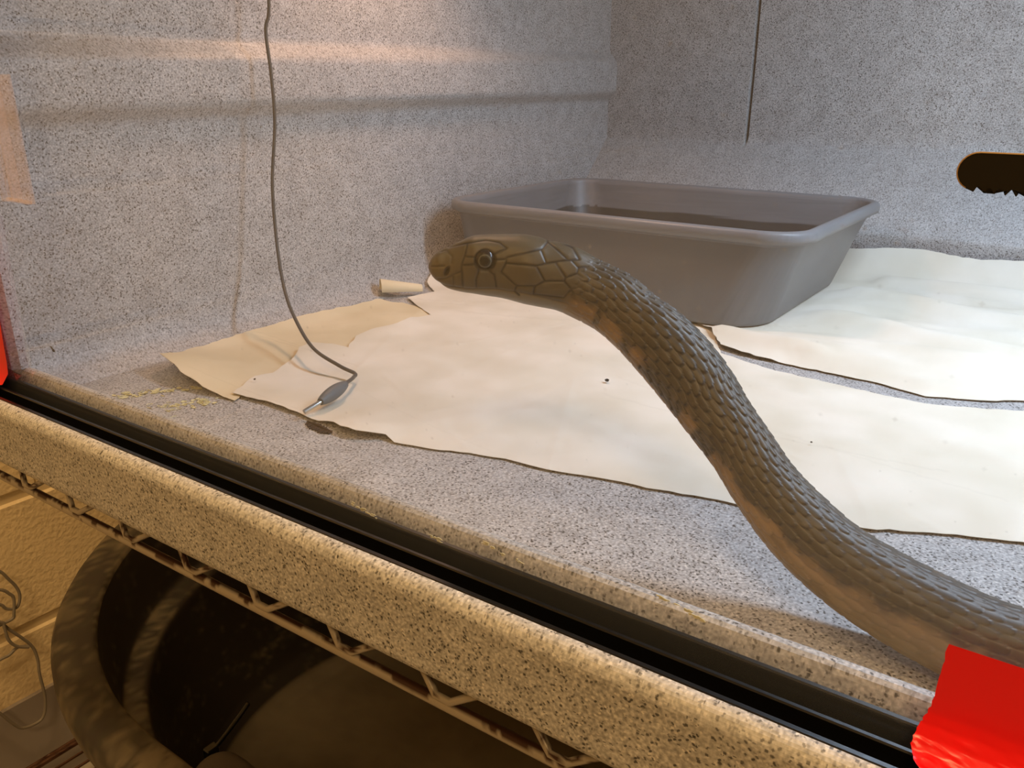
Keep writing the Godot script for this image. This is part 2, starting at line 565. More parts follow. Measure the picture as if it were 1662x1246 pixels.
func build_terrarium() -> void:
	var t := thing("terrarium", "grey speckled moulded plastic terrarium with sliding glass front", "terrarium", Vector3(0.6, 0.784, -0.6))
	var gm: Material = M.speckled_plastic
	# floor: gently uneven
	var b := MB.new()
	b.grid(120, 80, func(i: int, j: int) -> Vector3:
		var x := lerpf(-0.012, 1.262, i / 120.0); var z := lerpf(-0.226, -1.0, j / 80.0)
		var y := FLOOR_Y + 0.0007 * noise.get_noise_2d(x * 9, z * 9)
		y += 0.0035 * exp(-(pow((x - 0.285) / 0.035, 2) + pow((z + 0.285) / 0.022, 2)))
		y += 0.004 * exp(-(z + 0.238) * (z + 0.238) / 0.00006)
		return Vector3(x, y, z))
	b.box(Vector3(-0.012, 0.784, -1.0), Vector3(1.262, 0.7885, -0.235))
	part("floor_panel", b, gm, t)
	# left wall
	b = MB.new()
	b.grid(40, 140, func(i: int, j: int) -> Vector3:
		var z := lerpf(-0.185, -1.09, i / 40.0); var y := lerpf(0.79, 1.36, j / 140.0)
		return Vector3(left_wall_x(y, z) + 0.0012 * noise.get_noise_2d(z * 6, y * 6), y, z))
	b.box(Vector3(-0.03, 0.785, -1.09), Vector3(-0.016, 1.36, -0.2))
	part("side_wall", b, gm, t)
	# back wall
	b = MB.new()
	var xs := PackedFloat32Array()
	for q in 45: xs.append(lerpf(-0.012, 0.192, q / 44.0))
	for q in 12: xs.append(lerpf(0.1935, 0.2, q / 11.0))
	for q in 70: xs.append(lerpf(0.206, 1.262, q / 69.0))
	b.grid(xs.size() - 1, 120, func(i: int, j: int) -> Vector3:
		var y := lerpf(0.79, 1.36, pow(j / 120.0, 1.4))
		return Vector3(xs[i], y, back_wall_z(xs[i], y) + 0.0015 * noise.get_noise_2d(xs[i] * 5, y * 5 + 9)))
	b.box(Vector3(-0.03, 0.785, -1.11), Vector3(1.28, 1.36, -1.095))
	part("rear_wall", b, gm, t)
	b = MB.new()
	b.box(Vector3(1.262, 0.785, -1.095), Vector3(1.28, 1.36, -0.2))
	part("side_wall", b, gm, t)
	b = MB.new()
	b.box(Vector3(-0.03, 1.348, -1.11), Vector3(1.28, 1.362, -0.19))
	part("roof_panel", b, gm, t)
	front_turned = true
	# front lip: rounded outside edge, trough for the track, raised bead behind it
	var prof := PackedVector2Array()
	prof.append_array(vec2s([-0.2195, 0.8135, -0.1942, 0.8135, -0.1942, 0.8262]))
	for q in 9:
		var a := PI / 2 * (1.0 - q / 8.0)
		prof.append(Vector2(-0.1942 + 0.0062 * cos(a), 0.820 + 0.0062 * sin(a)))
	for q in 7:
		var a := -PI / 2 * q / 6.0
		prof.append(Vector2(-0.1950 + 0.0062 * cos(a), 0.7890 + 0.0062 * sin(a)))
	prof.append_array(vec2s([-0.244, 0.7828, -0.244, 0.7955]))
	for q in 6:
		var a := PI * 0.15 + PI * 0.75 * q / 5.0
		prof.append(Vector2(-0.2278 - 0.0040 * cos(a), 0.8262 + 0.0040 * sin(a)))
	b = MB.new()
	b.extrude_x(prof, -0.028, 1.278)
	part("front_lip", b, gm, t)
	# jambs and header around the opening
	b = MB.new()
	b.bbox(Vector3(-0.028, 0.8263, -0.232), Vector3(0.058, 1.30, -0.2195), 0.004)
	b.bbox(Vector3(-0.028, 0.8263, -0.2195), Vector3(0.012, 1.30, -0.189), 0.003)
	part("jamb", b, gm, t)
	b = MB.new()
	b.bbox(Vector3(1.205, 0.8263, -0.232), Vector3(1.278, 1.30, -0.2195), 0.004)
	b.bbox(Vector3(1.238, 0.8263, -0.2195), Vector3(1.278, 1.30, -0.189), 0.003)
	part("jamb", b, gm, t)
	b = MB.new()
	b.bbox(Vector3(-0.028, 1.29, -0.232), Vector3(1.278, 1.352, -0.189), 0.004)
	part("header", b, gm, t)
	# black double track with three ribs
	b = MB.new()
	var tp := vec2s([-0.2193, 0.8138, -0.1944, 0.8138, -0.1944, 0.8256, -0.1950, 0.8262, -0.1966, 0.8262, -0.1972, 0.8256, -0.1972, 0.8165, -0.2044, 0.8165, -0.2044, 0.8254, -0.2049, 0.8259, -0.2061, 0.8259, -0.2066, 0.8254, -0.2066, 0.8165, -0.2163, 0.8165, -0.2163, 0.8256, -0.2168, 0.8261, -0.2184, 0.8261, -0.2193, 0.8254])
	b.extrude_x(tp, 0.012, 1.238)
	part("door_track", b, M.track_plastic, t)
	# glass door in the inner groove
	var d := Node3D.new()
	d.name = "sliding_door"
	t.add_child(d)
	b = MB.new()
	b.box(Vector3(0.014, 0.817, -0.2140), Vector3(1.236, 1.30, -0.2092))
	part("pane", b, M.pane, d)
	b = MB.new()
	b.quad(Vector3(0.014, 0.8265, -0.2143), Vector3(0.75, 0.8265, -0.2143), Vector3(0.75, 1.25, -0.2143), Vector3(0.014, 1.25, -0.2143))
	for q in 4: b.uv[q].y = 1.0 - b.uv[q].y
	var film := part("dust_film", b, M.film, d, "dust, drops and wiping scratches on the glass")
	film.set_meta("kind", "stuff")
	# clear finger pull stuck on the glass
	b = MB.new()
	b.bbox(Vector3(0.1225, 0.9424, -0.2091), Vector3(0.1485, 1.0053, -0.2076), 0.0005)
	b.bbox(Vector3(0.1380, 0.9440, -0.2076), Vector3(0.1394, 1.003, -0.2020), 0.0006)
	b.bbox(Vector3(0.1225, 0.9424, -0.2076), Vector3(0.1250, 1.0053, -0.2040), 0.0006)
	b.bbox(Vector3(0.1250, 0.9424, -0.2076), Vector3(0.1485, 0.9445, -0.2050), 0.0006)
	part("finger_pull", b, M.acrylic, d, "clear plastic finger pull stuck on the glass")
	front_turned = false

# ---------------------------------------------------------------- wire shelves
func rust(p: Vector3, steel: Color, amount: float) -> Color:
	var n := noise.get_noise_3d(p.x * 90, p.y * 260, p.z * 200) + 0.6 * noise.get_noise_3d(p.x * 22 + 7, p.y * 60, p.z * 30)
	var k := smoothstep(0.38 - amount, 0.46 - amount, n)
	return steel.lerp(Color(0.045, 0.018, 0.008), k)

func wire(b: MB, pts: PackedVector3Array, r: float, steel: Color, amount: float, step := 0.003, coat := 0.0) -> void:
	var fine := PackedVector3Array()
	for i in pts.size() - 1:
		var n := maxi(1, int(pts[i].distance_to(pts[i + 1]) / step))
		for q in n: fine.append(pts[i].lerp(pts[i + 1], float(q) / n))
	fine.append(pts[pts.size() - 1])
	var k := b.v.size()
	b.tube(fine, r, 10)
	for i in fine.size():
		for q in 10:
			var n := (b.v[k + i * 10 + q] - fine[i]).normalized()
			b.c[k + i * 10 + q] = rust(b.v[k + i * 10 + q], steel, amount + coat * (n.y * 0.95 - n.z * 0.35 - 0.12))

func build_upper_shelf() -> void:
	var steel := Color(0.40, 0.36, 0.30)
	var t := thing("wire_shelf", "rust-spotted cream wire shelf carrying the speckled terrarium", "shelf", Vector3(0.5, 0.76, -0.6))
	var b := MB.new()
	wire(b, vec3s([-0.42, 0.7658, -0.1985, 1.5, 0.7658, -0.1985]), 0.0026, steel, 0.10, 0.0018, 0.9)
	part("edge_rod", b, M.rusty_wire, t, "lower front rod with brown rust spots")
	b = MB.new()
	wire(b, vec3s([-0.42, 0.7785, -0.2040, 1.5, 0.7785, -0.2040]), 0.0022, steel, 0.0, 0.02)
	part("edge_rod", b, M.rusty_wire, t)
	var z := PackedVector3Array()
	for k in 34:
		var x := -0.395 + 0.0545 * k
		z.append(Vector3(x - 0.0180, 0.7790, -0.2025)); z.append(Vector3(x - 0.0045, 0.7692, -0.1975))
		z.append(Vector3(x + 0.0030, 0.7692, -0.1975)); z.append(Vector3(x + 0.0200, 0.7790, -0.2025))
	b = MB.new()
	wire(b, z, 0.0017, steel, 0.08, 0.0025, 0.35)
	part("truss_wire", b, M.rusty_wire, t)
	for k in 2:
		b = MB.new()
		var zz := [-0.62, -1.06][k] as float
		wire(b, vec3s([-0.42, 0.7768, zz, 1.5, 0.7768, zz]), 0.0026, steel, 0.0, 0.02)
		part("support_rod", b, M.rusty_wire, t)
	for k in 48:
		b = MB.new()
		var x := -0.40 + 0.04 * k
		wire(b, vec3s([x, 0.7811, -0.2060, x, 0.7811, -1.06]), 0.0015, steel, 0.0, 0.05)
		part("cross_wire", b, M.rusty_wire, t)

func build_lower_shelf() -> void:
	# lower shelf under the black tank
	var brown := Color(0.10, 0.045, 0.025)
	var t := thing("wire_shelf", "dark rusted lower wire shelf under the black rubber tank", "shelf", Vector3(0.5, 0.09, -0.6))
	var b := MB.new()
	wire(b, vec3s([-0.485, 0.092, 0.0, -0.485, 0.092, -1.1]), 0.0028, brown, 0.2, 0.006)
	part("edge_rod", b, M.rusty_wire, t)
	b = MB.new()
	wire(b, vec3s([-0.462, 0.105, 0.0, -0.462, 0.105, -1.1]), 0.0038, brown, 0.2, 0.006)
	part("edge_rod", b, M.rusty_wire, t)
	b = MB.new()
	var z := PackedVector3Array()
	for k in 20:
		var zz := -0.0 - 0.055 * k
		z.append(Vector3(-0.466, 0.104, zz - 0.004)); z.append(Vector3(-0.483, 0.0945, zz - 0.022)); z.append(Vector3(-0.483, 0.0945, zz - 0.030)); z.append(Vector3(-0.466, 0.104, zz - 0.048))
	wire(b, z, 0.0022, brown, 0.2)
	part("truss_wire", b, M.rusty_wire, t)
	for k in 40:
		b = MB.new()
		var x := -0.439 + 0.0225 * k
		wire(b, vec3s([x, 0.104, 0.0, x, 0.104, -1.1]), 0.0021, brown, 0.2, 0.03)
		part("deck_wire", b, M.rusty_wire, t)
	for k in 4:
		b = MB.new()
		var px := [-0.45, -0.45, 1.52, 1.52][k] as float
		var pz := [0.02, -1.12, 0.02, -1.12][k] as float
		wire(b, vec3s([px, 0.0, pz, px, 0.14, pz]), 0.012, brown, 0.1, 0.03)
		part("foot", b, M.rusty_wire, t)

# ---------------------------------------------------------------- black stock tank under the shelf
func stadium(r: float, y: float, j: int, n: int) -> Vector3:
	# two half circles joined by straights, long axis along x
	var q := float(j) / n * 4.0
	if q < 1.0:   # left end, from the front round to the back
		var a := PI / 2 + PI * q
		return Vector3(0.05 + r * cos(a), y, -0.63 + r * sin(a))
	if q < 2.0: return Vector3(lerpf(0.05, 0.62, q - 1.0), y, -0.63 - r)
	if q < 3.0:
		var a := -PI / 2 + PI * (q - 2.0)
		return Vector3(0.62 + r * cos(a), y, -0.63 + r * sin(a))
	return Vector3(lerpf(0.62, 0.05, q - 3.0), y, -0.63 + r)

func tank_tint(p: Vector3, dusty: float) -> Color:
	var n := noise.get_noise_3d(p.x * 9, p.y * 20, p.z * 9) * 0.5 + noise.get_noise_3d(p.x * 55, p.y * 55, p.z * 55) * 0.35 + noise.get_noise_3d(p.x * 190, p.y * 190, p.z * 190) * 0.35
	var k := smoothstep(0.0, 0.55, n + dusty)
	return Color(0.036, 0.031, 0.025).lerp(Color(0.17, 0.14, 0.095), k)

func build_stock_tank() -> void:
	var t := thing("stock_tank", "black oval rubber tank with dusty rim under the terrarium", "tank", Vector3(0.33, 0.11, -0.63))
	var n := 640
	var lev := [[0.30, 0.108], [0.325, 0.112], [0.335, 0.13], [0.352, 0.30], [0.368, 0.44], [0.374, 0.452], [0.378, 0.462], [0.398, 0.470]]
	var b := MB.new()
	b.grid(lev.size() - 1, n, func(i: int, j: int) -> Vector3: return stadium(lev[i][0], lev[i][1], j, n), func(i: int, j: int) -> Color: return tank_tint(stadium(lev[i][0], lev[i][1], j, n), -0.1), true)
	part("outer_wall", b, M.rubber, t)
	# rim
	var rim := [[0.398, 0.470], [0.4070, 0.474], [0.4090, 0.484], [0.4085, 0.493], [0.4050, 0.4985], [0.399, 0.5005], [0.391, 0.5005], [0.384, 0.4995], [0.378, 0.4985], [0.373, 0.4975], [0.3698, 0.4955], [0.3685, 0.491]]
	b = MB.new()
	b.grid(rim.size() - 1, n, func(i: int, j: int) -> Vector3:
		var p := stadium(rim[i][0], rim[i][1], j, n)
		return p + Vector3(0, 0.0016 * noise.get_noise_3d(p.x * 18, 3, p.z * 18), 0),
		func(i: int, j: int) -> Color:
			var p := stadium(rim[i][0], rim[i][1], j, n)
			return tank_tint(p, 0.0 + (0.25 if rim[i][0] < 0.371 else 0.0) + 0.22 * smoothstep(-0.42, -0.28, p.z)), true)
	part("rim", b, M.rubber, t, "dusty rounded rim")
	var inn := [[0.3685, 0.491], [0.3645, 0.46], [0.3590, 0.405], [0.3570, 0.4005], [0.3520, 0.3985], [0.3420, 0.3975], [0.3375, 0.396], [0.3350, 0.391], [0.331, 0.33], [0.322, 0.18], [0.312, 0.15], [0.295, 0.138], [0.26, 0.134]]
	var flat_from := 0
	var dense := []
	for q in inn.size() - 1:
		var seg := maxi(1, int(Vector2(inn[q][0] - inn[q + 1][0], inn[q][1] - inn[q + 1][1]).length() / 0.006))
		for k in seg: dense.append([lerpf(inn[q][0], inn[q + 1][0], float(k) / seg), lerpf(inn[q][1], inn[q + 1][1], float(k) / seg)])
	inn = dense
	flat_from = inn.size() - 8
	for q in 25: inn.append([0.26 * (1.0 - q / 24.0), 0.134])
	b = MB.new()
	b.grid(inn.size() - 1, n, func(i: int, j: int) -> Vector3: return stadium(inn[i][0], inn[i][1], j, n),
		func(i: int, j: int) -> Color:
			var p := stadium(inn[i][0], inn[i][1], j, n)
			if i >= flat_from: return Color(0.13, 0.105, 0.07) * (1.0 + 0.22 * noise.get_noise_3d(p.x * 7, 0, p.z * 7) + 0.12 * noise.get_noise_3d(p.x * 40, 0, p.z * 40))
			return tank_tint(p, 0.18 if p.y > 0.392 and p.y < 0.404 else -0.12), true)
	part("inner_wall", b, M.rubber, t)
	# moulded lug on the inside of the front rim
	b = MB.new()
	b.grid(16, 24, func(i: int, j: int) -> Vector3:
		var a := TAU * j / 24.0; var p := PI * i / 16.0
		var s := sin(p)
		return Vector3(0.128 + 0.034 * signf(cos(a)) * pow(absf(cos(a)), 0.6) * pow(s, 0.6), 0.478 + 0.024 * -cos(p), -0.272 - 0.022 * sin(a) * pow(s, 0.6)),
		func(i: int, j: int) -> Color: return Color(0.06, 0.05, 0.04), true)
	part("lug", b, M.rubber, t)
	# dark plastic tie whose tail sticks up from the rim
	t = thing("cable_tie", "dark cable tie sticking up from the tank rim", "cable tie", Vector3(0.09, 0.49, -0.284))
	b = MB.new()
	b.tube(spline(vec3s([0.0885, 0.485, -0.2835, 0.0915, 0.492, -0.2925, 0.0955, 0.5035, -0.3040, 0.0975, 0.5125, -0.3145, 0.0985, 0.5160, -0.3180])), 0.0020, 8)
	part("tail", b, M.track_plastic, t)
	b = MB.new()
	b.bbox(Vector3(0.0850, 0.480, -0.2900), Vector3(0.0930, 0.4905, -0.2790), 0.001)
	part("head", b, M.track_plastic, t)

# ---------------------------------------------------------------- grey water tub
func rrect(x0: float, x1: float, z0: float, z1: float, r: float, y: float, j: int, n: int) -> Vector3:
	var q := float(j) / n * 4.0
	var k := int(q) % 4
	var f := q - floorf(q)
	var cx := [x1 - r, x0 + r, x0 + r, x1 - r][k] as float
	var cz := [z1 - r, z1 - r, z0 + r, z0 + r][k] as float
	var a := PI / 2 * k
	if f < 0.8:
		var t := a + PI / 2 * f / 0.8
		return Vector3(cx + r * cos(t), y, cz + r * sin(t))
	var nx := [x0 + r, x0 + r, x1 - r, x1 - r][k] as float
	var nz := [z1 - r, z0 + r, z0 + r, z1 - r][k] as float
	var e := a + PI / 2
	return Vector3(lerpf(cx, nx, (f - 0.8) / 0.2) + r * cos(e), y, lerpf(cz, nz, (f - 0.8) / 0.2) + r * sin(e))

func build_tub() -> void:
	var t := thing("water_tub", "grey plastic water tub standing on the white paper", "tub", Vector3(0.2, 0.797, -0.82))
	var n := 160
	var at := func(l: Array, j: int) -> Vector3:
		# l = [height 0..1 of the taper, outward offset, y]
		var k: float = l[0]; var o: float = l[1]
		return rrect(lerpf(0.034, 0.018, k) - o, lerpf(0.372, 0.396, k) + o, lerpf(-0.935, -0.955, k) - o, lerpf(-0.674, -0.682, k) + o, lerpf(0.045, 0.034, k) + o * 0.8, l[2], j, n)
	var grey := func(p: Vector3, base: float) -> Color:
		var f := noise.get_noise_3d(p.x * 40, p.y * 40, p.z * 40) * 0.10 + noise.get_noise_3d(p.x * 300, p.y * 300, p.z * 300) * 0.16
		var v := base * (1.0 + f)
		return Color(v * 0.97, v, v * 1.06)
	var out := [[0.0, -0.30, 0.7985], [0.0, -0.006, 0.7985], [0.0, -0.003, 0.7988], [0.01, -0.001, 0.800], [0.03, 0.0, 0.803], [0.3, 0.0, 0.825], [0.6, 0.0, 0.85], [0.9, 0.0, 0.8715], [0.93, 0.001, 0.8735], [0.95, 0.004, 0.8745]]
	out.remove_at(0)
	var b := MB.new()
	b.grid(out.size() - 1, n, func(i: int, j: int) -> Vector3: return at.call(out[i], n - j), func(i: int, j: int) -> Color: return grey.call(at.call(out[i], n - j), 0.155), true)
	var ring := PackedVector3Array()
	for j in n: ring.append(at.call(out[0], j))
	b.col = Color(0.2, 0.2, 0.2)
	b.fan(ring)
	part("outer_wall", b, M.tub_plastic, t)
	var rim := [[0.95, 0.004, 0.8745], [1.0, 0.0065, 0.8755], [1.0, 0.0072, 0.8790], [1.0, 0.0068, 0.8830], [1.0, 0.0050, 0.8852], [1.0, 0.0020, 0.8860], [1.0, -0.0010, 0.8852], [1.0, -0.0026, 0.8835], [1.0, -0.0032, 0.8800]]
	b = MB.new()
	b.grid(rim.size() - 1, n, func(i: int, j: int) -> Vector3: return at.call(rim[i], n - j), func(i: int, j: int) -> Color: return grey.call(at.call(rim[i], n - j), 0.20), true)
	part("rim", b, M.tub_plastic, t, "rolled grey rim")
	b = MB.new()
	b.grid(40, n, func(i: int, j: int) -> Vector3:
		var k := 1.0 - i / 40.0
		return at.call([k, -0.0032, 0.802 + 0.078 * k], n - j),
		func(i: int, j: int) -> Color:
			var k := 1.0 - i / 40.0
			var p: Vector3 = at.call([k, -0.0032, 0.802 + 0.078 * k], n - j)
			# dark deposit with a ragged upper outline left by the water
			var line := 0.8525 + 0.004 * noise.get_noise_3d(p.x * 45, 0, p.z * 45) + 0.002 * noise.get_noise_3d(p.x * 190, 5, p.z * 190)
			return grey.call(p, 0.05 if p.y < line else 0.17), true)
	ring = PackedVector3Array()
	for j in n: ring.append(at.call([0.0, -0.0032, 0.802], j))
	b.col = Color(0.08, 0.08, 0.08)
	b.fan(ring, true)
	part("inner_wall", b, M.tub_plastic, t)
	b = MB.new()
	ring = PackedVector3Array()
	for j in n: ring.append(at.call([0.5, -0.0034, 0.841], n - j))
	b.fan(ring)
	part("water", b, M.water, t, "shallow still water")

# ---------------------------------------------------------------- paper
func seg_dist(p: Vector2, a: Vector2, b: Vector2) -> float:
	return p.distance_to(Geometry2D.get_closest_point_to_segment(p, a, b))

func sheet(called: String, label: String, m: Material, outline: PackedVector2Array, hf: Callable, step: float, sd: int, flat_from := 9.0) -> void:
	var rng := RandomNumberGenerator.new()
	rng.seed = sd
	var edge := PackedVector2Array()
	var n := outline.size()
	for i in n:
		var a := outline[i]; var b2 := outline[(i + 1) % n]
		var k := maxi(1, int(a.distance_to(b2) / (step * 0.7)))
		for q in k:
			var nn := (b2 - a).orthogonal().normalized()
			edge.append(a.lerp(b2, float(q) / k) + nn * (rng.randf_range(-0.0009, 0.0009) if q > 0 else 0.0))
	var pts := edge.duplicate()
	var lo := Vector2(9, 9); var hi := Vector2(-9, -9)
	for p in outline: lo = lo.min(p); hi = hi.max(p)
	var row := 0
	var y := lo.y
	while y < hi.y:
		var x := lo.x + (step * 0.5 if row % 2 else 0.0)
		while x < hi.x:
			var p := Vector2(x, y)
			if Geometry2D.is_point_in_polygon(p, edge):
				var ok := true
				for e in edge:
					if e.distance_squared_to(p) < step * step * 0.2:
						ok = false; break
				if ok: pts.append(p)
			x += step
		y += step * 0.87
		row += 1
	var tris := Geometry2D.triangulate_delaunay(pts)
	var b := MB.new()
	for side in 2:
		var k := b.v.size()
		for p in pts:
			var h: float = hf.call(p)
			if p.x > flat_from:
				# the sheet lies down along its cut edges
				var d := 1.0
				for e in outline.size(): d = minf(d, seg_dist(p, outline[e], outline[(e + 1) % outline.size()]))
				if p.y > -0.9: h = lerpf(FLOOR_Y + 0.0014, h, smoothstep(0.0, 0.022, d))
			b.add(Vector3(p.x, h - 0.0003 * side, p.y), p * 4.0)
		for q in range(0, tris.size(), 3):
			var pa := pts[tris[q]]; var pb := pts[tris[q + 1]]; var pc := pts[tris[q + 2]]
			if not Geometry2D.is_point_in_polygon((pa + pb + pc) / 3.0, edge): continue
			# counter-clockwise seen from above for the top side
			var up := (pb - pa).cross(pc - pa) < 0
			if up == (side == 0): b.tri(k + tris[q], k + tris[q + 1], k + tris[q + 2])
			else: b.tri(k + tris[q], k + tris[q + 2], k + tris[q + 1])
	var o := part(called, b, m, self)
	tag(o, label, "paper", "torn white paper sheets on the terrarium floor")

func ridge(p: Vector2, a: Vector2, b: Vector2, w: float, h: float) -> float:
	var d := seg_dist(p, a, b)
	return h * exp(-d * d / (w * w))

func build_papers() -> void:
	# torn strip along the left wall
	var c := vec2s([0.036, -0.323, 0.058, -0.3175, 0.083, -0.313, 0.109, -0.314, 0.134, -0.316, 0.120, -0.341, 0.122, -0.366, 0.113, -0.391, 0.096, -0.416, 0.092, -0.433, 0.118, -0.443, 0.110, -0.468, 0.108, -0.517, 0.106, -0.575, 0.040, -0.585, 0.020, -0.575, 0.016, -0.526, 0.012, -0.483, 0.012, -0.428, 0.020, -0.365])
	sheet("paper_sheet", "cream torn paper strip against the left terrarium wall", M.paper_cream, c, func(p: Vector2) -> float:
		var h := FLOOR_Y + 0.0014 + 0.0016 * noise.get_noise_2d(p.x * 16, p.y * 16)
		h += 0.010 * exp(-(p - Vector2(0.045, -0.326)).length_squared() / 0.0016)
		h += 0.006 * smoothstep(-0.35, -0.31, p.y) * smoothstep(0.15, 0.08, p.x)
		h += 0.005 * smoothstep(0.03, 0.010, p.x)
		h += 0.0015 * smoothstep(0.085, 0.11, p.x) * -1.0
		return maxf(h, FLOOR_Y + 0.0012), 0.0075, 1)
	# big sheet
	var a := vec2s([0.124, -0.322, 0.137, -0.324, 0.160, -0.3265, 0.187, -0.326, 0.205, -0.3235, 0.224, -0.325, 0.236, -0.320, 0.249, -0.320, 0.256, -0.325, 0.264, -0.331, 0.273, -0.329, 0.298, -0.335, 0.320, -0.344, 0.342, -0.350, 0.362, -0.3515, 0.384, -0.356, 0.405, -0.362, 0.426, -0.365, 0.450, -0.372, 0.474, -0.376, 0.505, -0.384, 0.532, -0.389, 0.565, -0.406, 0.597, -0.420, 0.70, -0.43, 1.0, -0.44, 1.24, -0.43,
		1.24, -0.63, 0.80, -0.64, 0.64, -0.632, 0.579, -0.614, 0.558, -0.603, 0.522, -0.590, 0.489, -0.591, 0.458, -0.594, 0.411, -0.599, 0.365, -0.615, 0.340, -0.66, 0.30, -0.90, 0.06, -0.92, 0.002, -0.90, -0.002, -0.74, 0.000, -0.68, 0.012, -0.655, 0.040, -0.635, 0.034, -0.600, 0.060, -0.583, 0.098, -0.562, 0.094, -0.540, 0.099, -0.517, 0.093, -0.490, 0.096, -0.468, 0.113, -0.443, 0.098, -0.440, 0.079, -0.432, 0.084, -0.416, 0.094, -0.405, 0.104, -0.391, 0.108, -0.380, 0.113, -0.366, 0.110, -0.352, 0.114, -0.341])
	sheet("paper_sheet", "large white paper sheet lying under the rearing snake's head", M.paper, a, func(p: Vector2) -> float:
		var h := FLOOR_Y + 0.0020 + 0.0014 * noise.get_noise_2d(p.x * 9 + 3, p.y * 9) + 0.0005 * noise.get_noise_2d(p.x * 45, p.y * 45)
		h += 0.0045 * exp(-(pow((p.x - 0.243) / 0.022, 2) + pow((p.y + 0.318) / 0.024, 2)))
		h += 0.003 * smoothstep(0.125, 0.10, p.x) * smoothstep(-0.56, -0.53, p.y)
		h += 0.014 * smoothstep(0.03, -0.004, p.x) * smoothstep(-0.62, -0.69, p.y)
		h += ridge(p, Vector2(0.25, -0.33), Vector2(0.33, -0.44), 0.008, 0.0018)
		h += ridge(p, Vector2(0.24, -0.60), Vector2(0.33, -0.585), 0.012, 0.003)
		h += ridge(p, Vector2(0.14, -0.47), Vector2(0.45, -0.40), 0.004, 0.0010)
		h += ridge(p, Vector2(0.40, -0.56), Vector2(0.66, -0.50), 0.006, 0.0010)
		if p.y < -0.66 and p.x > 0.02 and p.x < 0.42: h = minf(h, FLOOR_Y + 0.0045)
		return maxf(h, FLOOR_Y + 0.0014 + 0.0016 * smoothstep(0.15, 0.12, p.x)), 0.0082, 2, 0.268)
	# rear sheet, rippled, climbing the back wall
	var r := vec2s([0.330, -0.670, 0.359, -0.628, 0.380, -0.6205, 0.405, -0.619, 0.453, -0.617, 0.485, -0.615, 0.520, -0.605, 0.556, -0.621, 0.577, -0.636, 0.64, -0.66, 0.80, -0.665, 1.24, -0.65, 1.24, -0.975, 0.9, -0.972, 0.524, -0.974, 0.47, -0.970, 0.442, -0.974, 0.376, -0.971, 0.32, -0.975, 0.25, -0.974, 0.20, -0.96, 0.20, -0.74])
	sheet("paper_sheet", "rippled white paper sheet beside and behind the grey tub", M.paper, r, func(p: Vector2) -> float:
		var out_tub := smoothstep(0.36, 0.42, p.x)
		var h := FLOOR_Y + 0.0048 + 0.0012 * noise.get_noise_2d(p.x * 8, p.y * 14 + 4)
		h += out_tub * (0.0035 + 0.006 * noise.get_noise_2d(p.x * 3.5 + 2, p.y * 15))
		h += out_tub * ridge(p, Vector2(0.38, -0.86), Vector2(0.72, -0.80), 0.013, 0.010)
		h += out_tub * ridge(p, Vector2(0.40, -0.755), Vector2(0.58, -0.715), 0.016, 0.007)
		h += out_tub * ridge(p, Vector2(0.42, -0.93), Vector2(0.80, -0.915), 0.012, 0.008)
		h += ridge(p, Vector2(0.345, -0.665), Vector2(0.43, -0.640), 0.012, 0.006) * smoothstep(-0.69, -0.66, p.y)
		h -= out_tub * 0.006 * smoothstep(-0.66, -0.615, p.y)
		h += 0.030 * pow(smoothstep(-0.925, -0.976, p.y), 1.3)
		if p.x < 0.40 and p.y < -0.675 and p.y > -0.93: h = minf(h, FLOOR_Y + lerpf(0.0044, 0.012, smoothstep(0.37, 0.40, p.x)))
		return maxf(h, FLOOR_Y + lerpf(0.0016, 0.0038, smoothstep(0.50, 0.34, p.x))), 0.0085, 3, 0.41)
	# curled corner of paper beside the wall
	var b := MB.new()
	b.grid(14, 18, func(i: int, j: int) -> Vector3:
		var s := i / 14.0; var q := j / 18.0
		var a2 := lerpf(-0.5, 3.6, q)
		var rr := lerpf(0.0085, 0.0045, s)
		var ax := Vector3(0.008, 0.806, -0.588).lerp(Vector3(0.034, 0.8015, -0.622), s)
		var side := Vector3(0.8, 0, 0.6)
		return ax + side * cos(a2) * rr + Vector3.UP * sin(a2) * rr)
	var cu := part("paper_curl", b, M.paper_cream, self)
	tag(cu, "small curled scrap of paper beside the left wall, near the snake's snout", "paper", "torn white paper sheets on the terrarium floor")

